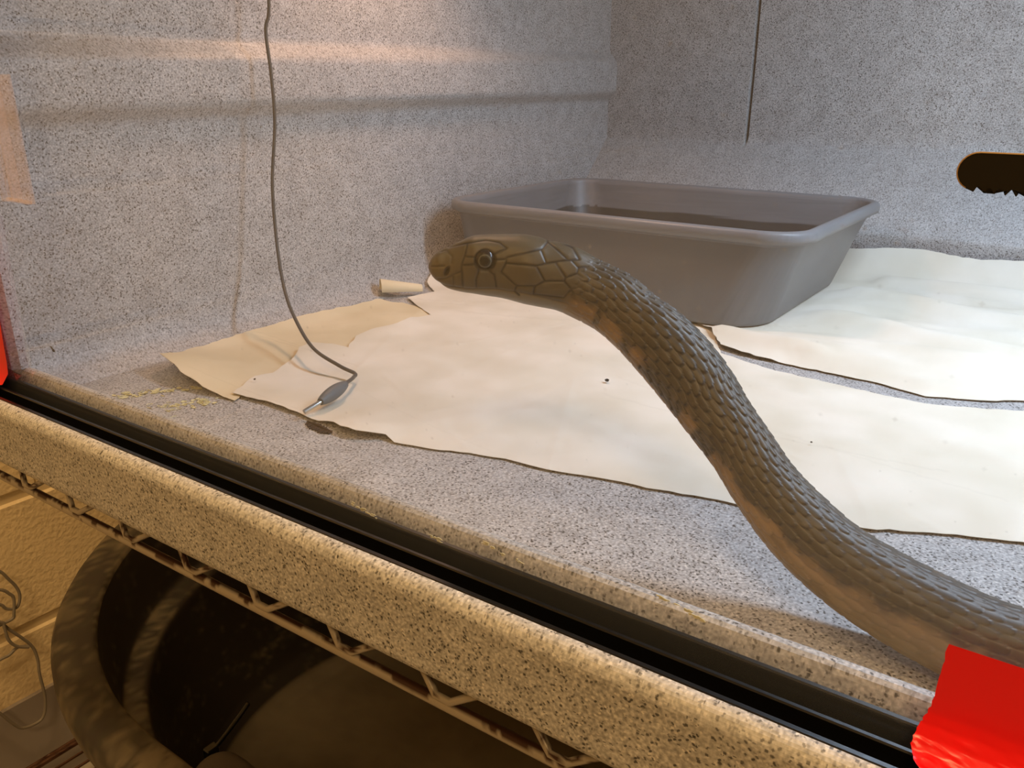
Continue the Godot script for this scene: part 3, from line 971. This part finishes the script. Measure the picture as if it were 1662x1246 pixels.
# ---------------------------------------------------------------- snake
const STATIONS := [
	[0.3517, 0.9222, -0.2779, 0.00], [0.3523, 0.9220, -0.2783, 2.40], [0.3534, 0.9221, -0.2791, 4.72], [0.3557, 0.9220, -0.2808, 7.26], [0.3584, 0.9215, -0.2841, 9.55],
	[0.3628, 0.9220, -0.2876, 11.53], [0.3673, 0.9228, -0.2911, 13.01], [0.3716, 0.9223, -0.2957, 13.70], [0.3774, 0.9219, -0.2997, 14.26], [0.3857, 0.9208, -0.3052, 15.33],
	[0.3935, 0.9188, -0.3100, 15.04], [0.4027, 0.9168, -0.3141, 14.99], [0.4126, 0.9123, -0.3176, 14.38], [0.4247, 0.9071, -0.3207, 14.56], [0.4358, 0.9006, -0.3209, 14.42],
	[0.4467, 0.8940, -0.3209, 15.51], [0.4588, 0.8849, -0.3206, 16.03], [0.4706, 0.8744, -0.3195, 15.59], [0.4811, 0.8652, -0.3165, 14.44], [0.4934, 0.8544, -0.3139, 13.80],
	[0.5062, 0.8430, -0.3099, 14.10], [0.5212, 0.8326, -0.3062, 15.31], [0.5376, 0.8243, -0.3029, 15.76], [0.5564, 0.8182, -0.3006, 16.58], [0.5796, 0.8135, -0.2985, 16.94],
	[0.6002, 0.8112, -0.2979, 16.80], [0.64, 0.8112, -0.2985, 17.0], [0.69, 0.8117, -0.312, 17.4], [0.75, 0.8122, -0.352, 17.4], [0.80, 0.815, -0.42, 16.8],
	[0.83, 0.8165, -0.50, 16.0], [0.84, 0.816, -0.58, 14.5], [0.82, 0.816, -0.66, 12.0], [0.78, 0.815, -0.72, 9.0], [0.73, 0.811, -0.75, 6.0], [0.69, 0.807, -0.78, 3.4], [0.67, 0.805, -0.81, 1.6], [0.66, 0.8045, -0.83, 0.4]]
const SHIELDS := [[9.2, 8.7, 17.3, 10.3, 26.6, 11.3, 32.9, 10.2, 35.7, 7.9], [18.2, 9.9, 17.1, 4.5, 15.7, 0.3, 15.9, -3.7], [2.1, 0.1, 7.6, 0.1], [4.4, -5.6, 8.3, -5.6, 12.0, -3.9, 15.4, -2.4, 15.9, -3.7], [11.7, -3.9, 11.7, -8.7], [15.9, -3.1, 15.9, -9.3], [5.8, 7.0, 8.6, 7.6, 11.4, 4.2, 11.1, 1.4], [17.1, 4.5, 21.6, 3.9], [16.8, 0.5, 21.6, 0.8], [23.8, -1.4, 22.1, -5.9, 22.1, -9.6], [27.2, -2.0, 30.3, -4.2, 31.2, -9.6], [30.3, 5.1, 35.4, 7.6], [30.6, 2.5, 34.8, 2.8], [35.8, 3.7, 35.3, 0.8, 33.4, -3.0, 40.2, -9.0], [35.8, 3.7, 44.1, 5.9, 51.5, 7.9, 54.3, 11.0], [35.7, 1.1, 48.9, 0.0, 53.3, 1.4, 61.8, 3.2, 67.8, 3.9], [50.9, 7.6, 53.3, 1.4], [48.9, 0.0, 52.5, -6.6, 48.6, -8.9, 40.2, -9.0], [48.1, -9.2, 47.7, -12.7], [40.2, -9.0, 39.2, -11.8, 41.3, -13.3], [52.5, -6.5, 61.1, -6.3, 64.2, -9.6, 61.1, -13.8], [57.7, 1.7, 61.8, -4.7, 61.1, -6.3], [61.8, -4.7, 66.9, -2.5, 67.5, 0.1, 64.4, 3.4], [64.2, -9.6, 68.9, -8.4, 70.6, -4.8, 66.9, -2.5], [54.3, 11.3, 58.2, 7.9, 62.5, 3.7], [61.1, 11.0, 65.6, 9.0, 67.8, 3.9], [47.5, -12.7, 54.3, -13.3, 61.1, -13.8], [67.5, 0.3, 71.8, 0.8], [64.2, -9.6, 66.1, -13.8]]
const MOUTH := [3.5, -7.0, 8.6, -9.2, 18.2, -10.4, 31.2, -10.7, 43.6, -12.4, 53.4, -14.4, 61.9, -16.1, 67.5, -17.8]

func build_snake() -> void:
	var t := thing("snake", "brown snake with raised head rearing behind the glass", "snake", Vector3(0.58, 0.797, -0.30))
	# sample the spine
	var n := STATIONS.size()
	var sc := PackedVector3Array(); var sr := PackedFloat32Array(); var arc := PackedFloat32Array()
	var total := 0.0
	for i in n - 1:
		var p0 := STATIONS[maxi(i - 1, 0)] as Array; var p1 := STATIONS[i] as Array; var p2 := STATIONS[i + 1] as Array; var p3 := STATIONS[mini(i + 2, n - 1)] as Array
		var a := Vector3(p1[0], p1[1], p1[2]); var b := Vector3(p2[0], p2[1], p2[2])
		var ds := 0.0004 if i < 13 else (0.0006 if i < 27 else 0.0016)
		var k := maxi(6, int(a.distance_to(b) / ds))
		for q in k:
			var f := float(q) / k
			sc.append(a.cubic_interpolate(b, Vector3(p0[0], p0[1], p0[2]), Vector3(p3[0], p3[1], p3[2]), f))
			var r := cubic_interpolate(p1[3], p2[3], p0[3], p3[3], f) * 0.001
			if i == 0: r = 0.0024 * sqrt(f)
			sr.append(maxf(r, 0.0))
	var m := sc.size()
	arc.resize(m)
	for i in range(1, m):
		total += sc[i].distance_to(sc[i - 1])
		arc[i] = total
	# one cell of the overlapping scale pattern: height, edge darkness and owner of each point
	var cell := 96
	var ch := PackedFloat32Array(); var ce := PackedFloat32Array(); var cp := PackedInt32Array(); var cq := PackedInt32Array(); var cw := PackedFloat32Array()
	for y in cell:
		for x in cell:
			var p := float(x) / cell; var q := 2.0 * y / cell
			var best := -1.0; var edge := 1.0; var bp := 0; var bq := 0; var bw := 0.0
			for qc in range(-1, 4):
				for pc in range(-1, 3):
					var px: float = pc + (0.5 if qc % 2 != 0 else 0.0)
					var u := p - px; var w := q - qc
					var lim := 0.60 * (1.0 if u < 0.1 else 1.0 - 0.55 * pow((u - 0.1) / 0.62, 2.0))
					if u < -0.55 or u > 0.72 or absf(w) > lim: continue
					var h := 0.55 + 0.55 * u - 0.9 * w * w
					if h > best:
						best = h
						edge = maxf(absf(w) / lim, (u / 0.72) if u > 0 else (-u / 0.55) * 0.5)
						bp = pc; bq = qc; bw = w / lim
			ch.append(maxf(best, 0.0)); ce.append(edge); cp.append(bp); cq.append(bq); cw.append(bw)
	# head grooves as separate segments, in millimetres behind the snout tip and above the head axis
	var sa := PackedVector2Array(); var sb := PackedVector2Array()
	for pl in SHIELDS:
		for k in range(0, pl.size() - 2, 2):
			sa.append(Vector2(pl[k], pl[k + 1])); sb.append(Vector2(pl[k + 2], pl[k + 3]))
	var axis := Vector3(0.8093, 0, -0.5859)
	var tip := sc[0]
	var sides := 224
	var body := MB.new()
	var two := 2.0 * PI
	for i in m:
		var tang := (sc[mini(i + 3, m - 1)] - sc[maxi(i - 3, 0)]).normalized()
		var s := arc[i]
		var ht := smoothstep(0.075, 0.045, s)
		tang = tang.lerp(axis, smoothstep(0.06, 0.03, s)).normalized()
		var up := (Vector3.UP - tang * tang.dot(Vector3.UP)).normalized()
		var side := tang.cross(up).normalized()     # points to the snake's own right seen from behind: toward the glass
		var r := sr[i]
		# heads are broader than tall, flat on top; the body is nearly round
		var rs := r * lerpf(1.0, 1.06, ht)
		rs *= 1.0 + 0.10 * exp(-pow((s - 0.050) / 0.013, 2)) - 0.22 * exp(-pow((s - 0.010) / 0.010, 2))
		for j in sides:
			var th := two * j / sides          # 0 = mid back, pi = mid belly
			var ca := cos(th); var sn := sin(th)
			var e := lerpf(1.0, lerpf(0.96, 0.84, smoothstep(0.004, 0.03, s)), ht)
			var px := signf(sn) * pow(absf(sn), e) * rs
			var py := signf(ca) * pow(absf(ca), e) * r
			var nrm := (side * sn / rs + up * ca / maxf(r, 1e-5)).normalized() if r > 1e-5 else -tang
			var pos := sc[i] + side * px + up * py
			var col: Color
			var lift := 0.0
			var ang := absf(th if th < PI else th - two) / deg_to_rad(128.0)
			# colour of the skin: dark olive brown back, ochre flank in broken bands
			var q := 10.5 * pow(minf(ang, 1.25), 0.9) * (1.0 if th < PI else -1.0)
			var nb := noise.get_noise_2d(s * 30.0, 0.5)
			var band := smoothstep(-0.05, 0.18, noise.get_noise_2d(s * 22.0 + 3.0, 7.0) + 0.10 + smoothstep(0.14, 0.22, s) * 0.45)
			var blot := noise.get_noise_3d(pos.x * 60, pos.y * 60, pos.z * 60)
			var dark := Color(0.060, 0.049, 0.032).lerp(Color(0.039, 0.036, 0.032), smoothstep(0.15, 0.30, s))
			dark = dark * (1.0 + 0.30 * blot)
			var ochre := Color(0.23, 0.145, 0.065).lerp(Color(0.185, 0.132, 0.068), smoothstep(0.20, 0.32, s))
			var fl := smoothstep(0.64, 0.80, ang + 0.15 * smoothstep(0.16, 0.25, s) + 0.10 * blot + 0.04 * nb) * band
			fl = maxf(fl, smoothstep(0.93, 1.06, ang))
			col = dark.lerp(ochre, fl)
			if s > 0.062:
				# dorsal scales
				var amp := smoothstep(0.062, 0.074, s) * smoothstep(1.08, 0.98, ang)
				var p := s / 0.0082
				var px2 := p - floorf(p); var qy := q - 2.0 * floorf(q / 2.0)
				var ix := mini(int(px2 * cell), cell - 1); var iy := mini(int(qy * 0.5 * cell), cell - 1)
				var ci := iy * cell + ix
				amp *= lerpf(1.0, 0.55, smoothstep(0.17, 0.26, s))
				lift = amp * 0.00105 * (ch[ci] - 0.5)
				var id := Vector2(floorf(p) + cp[ci], 2.0 * floorf(q / 2.0) + cq[ci])
				var rnd := sin(id.x * 12.9898 + id.y * 78.233) * 43758.5453
				rnd -= floorf(rnd)
				var k := smoothstep(0.66, 0.92, ce[ci])
				if ch[ci] <= 0.0: k = 1.0
				col = col * (0.95 + 0.50 * rnd)
				# sheen painted as a pale line along the upper side of each back scale
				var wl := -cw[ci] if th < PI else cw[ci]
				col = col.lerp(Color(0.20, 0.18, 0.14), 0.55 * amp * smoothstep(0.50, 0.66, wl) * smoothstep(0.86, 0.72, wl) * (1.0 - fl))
				var rimc := Color(0.018, 0.015, 0.012)
				# flank scales have pale rims, back scales dark skin between them
				if fl > 0.5: rimc = Color(0.30, 0.21, 0.12)
				col = col.lerp(rimc, k * amp * (0.85 if fl <= 0.5 else 0.45))
				if ang > 1.0:
					# broad belly plates
					var pb := s / 0.0088
					pb -= floorf(pb)
					lift += -0.0003 * smoothstep(0.12, 0.0, minf(pb, 1.0 - pb))
			if s < 0.078:
				var w2 := smoothstep(0.078, 0.066, s)
				var rel := pos - tip
				var lm := Vector2(rel.dot(axis) * 1000.0, (rel.y - 0.2 * absf(px)) * 1000.0)
				var dmin := 9.0
				for k in sa.size():
					if lm.x < minf(sa[k].x, sb[k].x) - 1.5 or lm.x > maxf(sa[k].x, sb[k].x) + 1.5: continue
					dmin = minf(dmin, seg_dist(lm, sa[k], sb[k]))
				# head shields: olive brown with darker seams, paler lips and throat
				var hc := Color(0.094, 0.076, 0.044) * (1.0 + 0.22 * blot)
				var snout := smoothstep(17.0, 6.0, lm.x) * smoothstep(5.0, -1.0, lm.y)
				hc = hc.lerp(Color(0.15, 0.105, 0.042), 0.7 * snout)
				# lower jaw under the mouth line
				var my := -20.0
				for k in range(0, MOUTH.size() - 2, 2):
					if lm.x >= MOUTH[k] and lm.x <= MOUTH[k + 2]:
						my = lerpf(MOUTH[k + 1], MOUTH[k + 3], (lm.x - MOUTH[k]) / (MOUTH[k + 2] - MOUTH[k]))
				if lm.x < 3.5: my = -7.0
				var jaw := smoothstep(0.6, -0.8, lm.y - my)
				hc = hc.lerp(Color(0.24, 0.20, 0.12), 0.85 * jaw)
				var md := absf(lm.y - my)
				var seam := smoothstep(0.62, 0.30, dmin)
				hc = hc.lerp(Color(0.012, 0.010, 0.008), lerpf(0.45, 0.92, smoothstep(12.0, 17.0, lm.x)) * seam)
				hc = hc.lerp(Color(0.03, 0.024, 0.015), 0.6 * exp(-pow(md / 0.35, 2.0)))
				var groove := -0.00042 * exp(-pow(dmin / 0.55, 2.0)) - 0.0004 * exp(-pow(md / 0.5, 2.0))
				# nostril
				var nd := Vector2((lm.x - 8.9 - (lm.y + 2.2) * 0.35) / 1.35, (lm.y + 2.2) / 2.6).length()
				groove -= 0.0020 * smoothstep(1.0, 0.3, nd)
				hc = hc.lerp(Color(0.02, 0.012, 0.008), smoothstep(1.0, 0.75, nd))
				# eye socket
				var ed := Vector2(lm.x - 26.2, lm.y - 2.3).length()
				groove -= 0.0010 * smoothstep(5.4, 3.8, ed)
				hc = hc.lerp(Color(0.02, 0.017, 0.013), smoothstep(5.6, 4.6, ed))
				# brow above the eye
				groove += 0.0008 * exp(-pow((lm.y - 8.6) / 2.2, 2.0)) * exp(-pow((lm.x - 26.0) / 7.0, 2.0))
				lift = lerpf(lift, groove, w2) if s > 0.062 else groove
				col = col.lerp(hc, w2)
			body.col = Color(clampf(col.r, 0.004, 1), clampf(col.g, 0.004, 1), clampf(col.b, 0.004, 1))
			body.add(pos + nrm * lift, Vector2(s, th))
	for i in m - 1:
		for j in sides:
			var j2 := (j + 1) % sides
			var a := i * sides + j; var b := (i + 1) * sides + j
			body.tri(a, i * sides + j2, b); body.tri(b, i * sides + j2, (i + 1) * sides + j2)
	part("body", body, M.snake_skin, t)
	# eyes
	var hi := 0
	while arc[hi] < 0.0262: hi += 1
	var sd := axis.cross(Vector3.UP).normalized()
	for s2 in [1.0, -1.0]:
		var ctr: Vector3 = sc[hi] + sd * (sr[hi] * 1.06 - 0.0046 + 0.0014) * s2
		ctr.y = tip.y + 0.0051
		ctr += axis * (0.0262 - (sc[hi] - tip).dot(axis))
		var b := MB.new()
		var out_dir: Vector3 = sd * s2
		var e1 := Vector3.UP; var e2 := out_dir.cross(e1).normalized()
		b.grid(40, 32, func(i: int, j: int) -> Vector3:
			var f := 1.9 * i / 40.0; var a := TAU * j / 32.0
			return ctr + (out_dir * cos(f) + (e1 * cos(a) + e2 * sin(a)) * sin(f)) * 0.0047,
			func(i: int, _j: int) -> Color:
				var f := 1.9 * i / 40.0
				if f < 0.42: return Color(0.003, 0.003, 0.003)
				if f < 0.56: return Color(0.022, 0.02, 0.014)
				if f < 0.70: return Color(0.12, 0.12, 0.09)
				return Color(0.012, 0.011, 0.009), true)
		b.ball = ctr - t.position
		part("eye", b, M.snake_eye, t, "dark round eye with a pale ring")

# ---------------------------------------------------------------- temperature probe on a cable
func build_probe() -> void:
	var t := thing("temperature_probe", "grey temperature probe hanging on a thin cable over the paper", "probe", Vector3(0.195, 0.799, -0.34))
	var b := MB.new()
	b.tube(spline(vec3s([0.020, 1.30, -0.478, 0.020, 1.15, -0.472, 0.0195, 1.0643, -0.4701, 0.018, 1.0414, -0.4654, 0.021, 1.0089, -0.4643, 0.022, 0.9706, -0.4625, 0.022, 0.9215, -0.4540, 0.030, 0.8713, -0.4465, 0.050, 0.8389, -0.434, 0.080, 0.8234, -0.4175, 0.126, 0.812, -0.395, 0.1600, 0.8055, -0.3900, 0.1755, 0.8025, -0.3905, 0.1815, 0.8028, -0.3835, 0.1860, 0.8040, -0.3775, 0.1905, 0.8050, -0.3690, 0.1936, 0.8052, -0.3640]), 10), 0.0014, 8)
	part("cable", b, M.grey_cable, t)
	b = MB.new()
	var p0 := Vector3(0.1936, 0.8056, -0.3645); var p1 := Vector3(0.2010, 0.8035, -0.3350)
	var pts := PackedVector3Array(); var rad := PackedFloat32Array()
	for q in 25:
		var f := q / 24.0
		pts.append(p0.lerp(p1, f))
		rad.append(0.0018 + 0.0030 * pow(sin(PI * clampf(f * 0.92 + 0.04, 0, 1)), 0.7))
	b.tube(pts, rad, 18)
	part("grip", b, M.grey_grip, t, "swollen grey rubber grip")
	b = MB.new()
	var p2 := Vector3(0.1990, 0.8000, -0.3225)
	b.tube(PackedVector3Array([p1.lerp(p0, 0.05), p1.lerp(p2, 0.3), p2]), 0.0016, 14)
	part("metal_tip", b, M.bright_steel, t, "polished steel sensor tip")

# ---------------------------------------------------------------- red tape
func build_tape() -> void:
	var rng := RandomNumberGenerator.new()
	rng.seed = 12
	# path down the glass, over the track and onto the lip, as (z, y)
	var path := vec2s([-0.2086, 0.8612, -0.2086, 0.853, -0.2086, 0.844, -0.2085, 0.8385, -0.2078, 0.8350, -0.2060, 0.8315, -0.2035, 0.8293, -0.2000, 0.8282, -0.1970, 0.8278, -0.1935, 0.8272, -0.1905, 0.8255, -0.1886, 0.8225, -0.1880, 0.8180])
	var left := PackedFloat32Array([0.5880, 0.5880, 0.5874, 0.5868, 0.5856, 0.5846, 0.5846, 0.5862, 0.5885, 0.5915, 0.594, 0.597, 0.60])
	var fine := PackedVector2Array(); var lf := PackedFloat32Array()
	for i in path.size() - 1:
		for q in 6:
			fine.append(path[i].lerp(path[i + 1], q / 6.0))
			lf.append(lerpf(left[i], left[i + 1], q / 6.0) + rng.randf_range(-0.00025, 0.00025))
	fine.append(path[path.size() - 1]); lf.append(left[left.size() - 1])
	var b := MB.new()
	b.grid(fine.size() - 1, 60, func(i: int, j: int) -> Vector3:
		var x := lerpf(lf[i], 0.72, pow(j / 60.0, 1.3))
		var wob := 0.0006 * noise.get_noise_2d(x * 120, i * 0.15) * smoothstep(16, 30, i)
		return Vector3(x, fine[i].y + wob, fine[i].x + absf(wob)))
	var o := part("tape_strip", b, M.red_tape, self)
	tag(o, "glossy red tape strip on the glass beside the snake's lower body", "tape", "red tape pieces")
	b = MB.new()
	var p2 := vec2s([-0.2080, 0.8695, -0.2080, 0.8610, -0.2080, 0.8520, -0.2080, 0.8430, -0.2076, 0.8355, -0.2050, 0.8283, -0.2010, 0.8276, -0.1970, 0.8272])
	var rg := PackedFloat32Array([0.0800, 0.0790, 0.0782, 0.0774, 0.0766, 0.0720, 0.0660, 0.0610])
	b.grid(7, 12, func(i: int, j: int) -> Vector3: return Vector3(lerpf(0.0125, rg[i], j / 12.0), p2[i].y, p2[i].x))
	for q in 1:
		b.grid(6, 12, func(i: int, j: int) -> Vector3: return Vector3(lerpf(0.0125, 0.0800 + 0.004 * i / 6.0, j / 12.0), 0.8695 + 0.06 * i / 6.0, -0.2080))
	o = part("tape_strip", b, M.red_tape, self)
	tag(o, "red tape at the left jamb where the glass meets the track", "tape", "red tape pieces")
	b = MB.new()
	b.grid(8, 10, func(i: int, j: int) -> Vector3:
		var y := lerpf(0.8085, 0.8035, j / 10.0)
		return Vector3(lerpf(0.02, 0.0835 - 0.0035 * pow(absf(j / 5.0 - 1.0), 2), i / 8.0), y, -0.1876))
	o = part("tape_strip", b, M.red_tape, self)
	tag(o, "tiny red tape end on the speckled front lip", "tape", "red tape pieces")

# ---------------------------------------------------------------- toothed lock bar on the glass
func build_lock_bar() -> void:
	var t := thing("lock_bar", "dark toothed lock bar with brass edge against the glass", "lock", Vector3(0.60, 0.982, -0.206))
	var prof := PackedVector2Array()
	# outline in (x, y), rounded end at the left, teeth along the lower edge
	var cx := 0.5743; var cy := 0.9822; var r := 0.0042
	prof.append(Vector2(0.74, 0.9855))
	for q in 13:
		var a := PI / 2 + PI * 0.93 * q / 12.0
		prof.append(Vector2(cx + cos(a) * r, cy + sin(a) * r))
	var x := 0.5742
	var base := 0.9783
	while x < 0.735:
		var low := base - (x - 0.5748) * 0.055
		prof.append(Vector2(x, low - 0.0006))
		prof.append(Vector2(x + 0.0005, low + 0.0005))
		prof.append(Vector2(x + 0.0010, low + 0.0007))
		prof.append(Vector2(x + 0.0016, low + 0.0001))
		prof.append(Vector2(x + 0.0019, low - 0.0006))
		x += 0.0021
	prof.append(Vector2(0.74, 0.9695))
	var b := MB.new()
	var tr := Geometry2D.triangulate_polygon(prof)
	for z in [-0.2062, -0.2068]:
		var k := b.v.size()
		for p in prof: b.add(Vector3(p.x, p.y, z))
		for q in tr: b.idx.append(k + q)
	part("blade", b, M.brass_bar, t)
	b = MB.new()
	for q in prof.size():
		var p := prof[q]; var p2 := prof[(q + 1) % prof.size()]
		b.quad(Vector3(p.x, p.y, -0.2062), Vector3(p2.x, p2.y, -0.2062), Vector3(p2.x, p2.y, -0.2068), Vector3(p.x, p.y, -0.2068))
		if q < 12:
			var inw := func(v: Vector2) -> Vector2: return v + (Vector2(maxf(v.x, cx + 0.002), cy) - v).normalized() * 0.00030
			var i1: Vector2 = inw.call(p); var i2: Vector2 = inw.call(p2)
			b.quad(Vector3(p.x, p.y, -0.2062), Vector3(i1.x, i1.y, -0.2061), Vector3(i2.x, i2.y, -0.2061), Vector3(p2.x, p2.y, -0.2062))
	part("edge", b, M.brass_edge, t, "bare brass edge")

# ---------------------------------------------------------------- crumbs, flakes, stains
func flake(b: MB, at: Vector3, e1: Vector3, e2: Vector3, rx: float, ry: float, thick: float, rng: RandomNumberGenerator) -> void:
	var n := 14
	var up := e2.cross(e1).normalized() * thick
	var ring := PackedVector3Array()
	for q in n:
		var a := TAU * q / n
		var k := rng.randf_range(0.55, 1.1)
		ring.append(at + e1 * cos(a) * rx * k + e2 * sin(a) * ry * k)
	var top := PackedVector3Array()
	for p in ring: top.append(at + (p - at) * 0.85 + up)
	b.fan(top)
	for q in n: b.quad(ring[q], ring[(q + 1) % n], top[(q + 1) % n], top[q])

func build_debris() -> void:
	var rng := RandomNumberGenerator.new()
	rng.seed = 8
	var X := Vector3.RIGHT; var Z := Vector3(0, 0, -1)
	var b: MB
	var o: Node3D
	# small crumbs on the paper and the glass
	b = MB.new()
	flake(b, Vector3(0.326, 0.7985, -0.497), X, Z, 0.0016, 0.0020, 0.0012, rng)
	o = part("crumb", b, M.crumb_grey, self)
	tag(o, "grey crumb on the white paper below the snake's throat", "crumb", "crumbs in the terrarium")
	b = MB.new()
	flake(b, Vector3(0.119, 0.7998, -0.345), X, Z, 0.0009, 0.0010, 0.0008, rng)
	o = part("crumb", b, M.crumb, self)
	tag(o, "tiny dark crumb on the paper near the left torn edge", "crumb", "crumbs in the terrarium")
	b = MB.new()
	flake(b, Vector3(0.481, 0.7985, -0.472), X, Z, 0.0007, 0.0008, 0.0006, rng)
	o = part("crumb", b, M.crumb_grey, self)
	tag(o, "tiny grey crumb on the paper right of the snake's body", "crumb", "crumbs in the terrarium")
	b = MB.new()
	front_turned = true
	flake(b, Vector3(0.1246, 0.8574, -0.2146), Vector3(0.86, -0.5, 0), Vector3(0.5, 0.86, 0), 0.0011, 0.0008, -0.0008, rng)
	flake(b, Vector3(0.1230, 0.8585, -0.2146), Vector3(0.80, -0.6, 0), Vector3(0.6, 0.8, 0), 0.0016, 0.0004, -0.0006, rng)
	o = part("crumb", b, M.crumb, self)
	tag(o, "dark brown crumb stuck inside the glass near the left jamb", "crumb", "crumbs in the terrarium")
	front_turned = false
	# brown bristly fragment on the bare floor
	b = MB.new()
	for q in 46:
		var f := q / 45.0
		var p := Vector3(0.2055, FLOOR_Y + 0.0006, -0.3195).lerp(Vector3(0.2300, FLOOR_Y + 0.0006, -0.3170), f)
		var s := sin(PI * clampf(f, 0.06, 0.94))
		var l := (0.0018 + 0.0050 * s) * rng.randf_range(0.5, 1.1)
		p += Vector3(0, 0, rng.randf_range(-0.001, 0.001))
		b.tube(PackedVector3Array([p + Vector3(0.0002, 0.0009, -l * 0.4), p + Vector3(0, 0.0008, l * 0.25), p + Vector3(rng.randf_range(-0.0004, 0.0004), 0.0002, l * 0.75)]), rng.randf_range(0.00035, 0.0006), 5)
	b.tube(vec3s([0.2050, FLOOR_Y + 0.0015, -0.3198, 0.218, FLOOR_Y + 0.0017, -0.3186, 0.2305, FLOOR_Y + 0.0015, -0.3172]), PackedFloat32Array([0.0007, 0.0014, 0.0007]), 7)
	o = part("bristle_scrap", b, M.bristle, self)
	tag(o, "dark brown bristly scrap on the bare floor beside the probe tip", "scrap")
	# dried pale stain, a crust of small flakes
	b = MB.new()
	for q in 120:
		var f := rng.randf()
		var p := Vector3(0.058, 0, -0.276).lerp(Vector3(0.090, 0, -0.322), f) + Vector3(rng.randf_range(-0.006, 0.006), 0, rng.randf_range(-0.004, 0.004))
		if q > 55: p = Vector3(0.108, 0, -0.286) + Vector3(rng.randfn(0, 0.006), 0, rng.randfn(0, 0.007))
		if q > 92: p = Vector3(0.116, 0, -0.303) + Vector3(rng.randfn(0, 0.004), 0, rng.randfn(0, 0.004))
		p.y = FLOOR_Y + 0.0004
		flake(b, p, X, Z, rng.randf_range(0.0006, 0.0028), rng.randf_range(0.0006, 0.0028), 0.00035, rng)
	o = part("dried_stain", b, M.stain, self)
	tag(o, "pale yellow dried crust on the floor beside the paper corner", "stain", "", "stuff")
	# dried splashes low on the inside of the glass
	front_turned = true
	var spots := [[0.366, 0.8295, 0.008, 0.0010], [0.406, 0.829, 0.003, 0.0010], [0.440, 0.8335, 0.010, 0.0009], [0.512, 0.838, 0.009, 0.0010]]
	for k in 4:
		b = MB.new()
		for q in 12:
			var s: Array = spots[k]
			var dx := rng.randf_range(-1, 1)
			flake(b, Vector3(s[0] + dx * s[2], s[1] - dx * s[2] * 0.16 + rng.randf_range(-0.0007, 0.0007), -0.2147), X, Vector3.UP, rng.randf_range(0.0006, 0.0020), rng.randf_range(0.00025, 0.0008), -0.0002, rng)
		o = part("dried_splash", b, M.stain, self)
		tag(o, ["pale green dried splash low on the glass below the bristly scrap", "smallest dried splash low on the glass", "long dried splash low on the glass below the bare floor middle", "dried splash low on the glass below the snake's raised body"][k], "splash", "dried splashes on the glass")
	front_turned = false

# ---------------------------------------------------------------- loose cord on the block wall
func build_cord() -> void:
	var t := thing("power_cord", "loose looping grey power cord hanging before the block wall", "cord", Vector3(-0.505, 0.3, -0.35))
	var loops := [[0.41, -0.30, 0.40, -0.345, 0.391, -0.362, 0.373, -0.371, 0.359, -0.377, 0.344, -0.379, 0.330, -0.374, 0.329, -0.367, 0.334, -0.359, 0.344, -0.353, 0.36, -0.33], [0.38, -0.33, 0.366, -0.357, 0.355, -0.366, 0.345, -0.370, 0.324, -0.366, 0.317, -0.363, 0.316, -0.351, 0.315, -0.33], [0.335, -0.325, 0.321, -0.348, 0.311, -0.350, 0.291, -0.351, 0.275, -0.359, 0.265, -0.373], [0.335, -0.335, 0.319, -0.348, 0.301, -0.357, 0.275, -0.372, 0.256, -0.380, 0.234, -0.382, 0.212, -0.380, 0.173, -0.380, 0.148, -0.375, 0.138, -0.365, 0.142, -0.344, 0.158, -0.333, 0.185, -0.321, 0.22, -0.30], [0.262, -0.31, 0.266, -0.337, 0.266, -0.348, 0.271, -0.360, 0.265, -0.373]]
	for k in loops.size():
		var p := PackedVector3Array()
		var l: Array = loops[k]
		for q in range(0, l.size(), 2): p.append(Vector3(-0.507 + 0.003 * (k % 3), l[q], l[q + 1]))
		var b := MB.new()
		b.tube(spline(p, 6), 0.0021, 8)
		part("cord_loop", b, M.cord_sleeve, t)
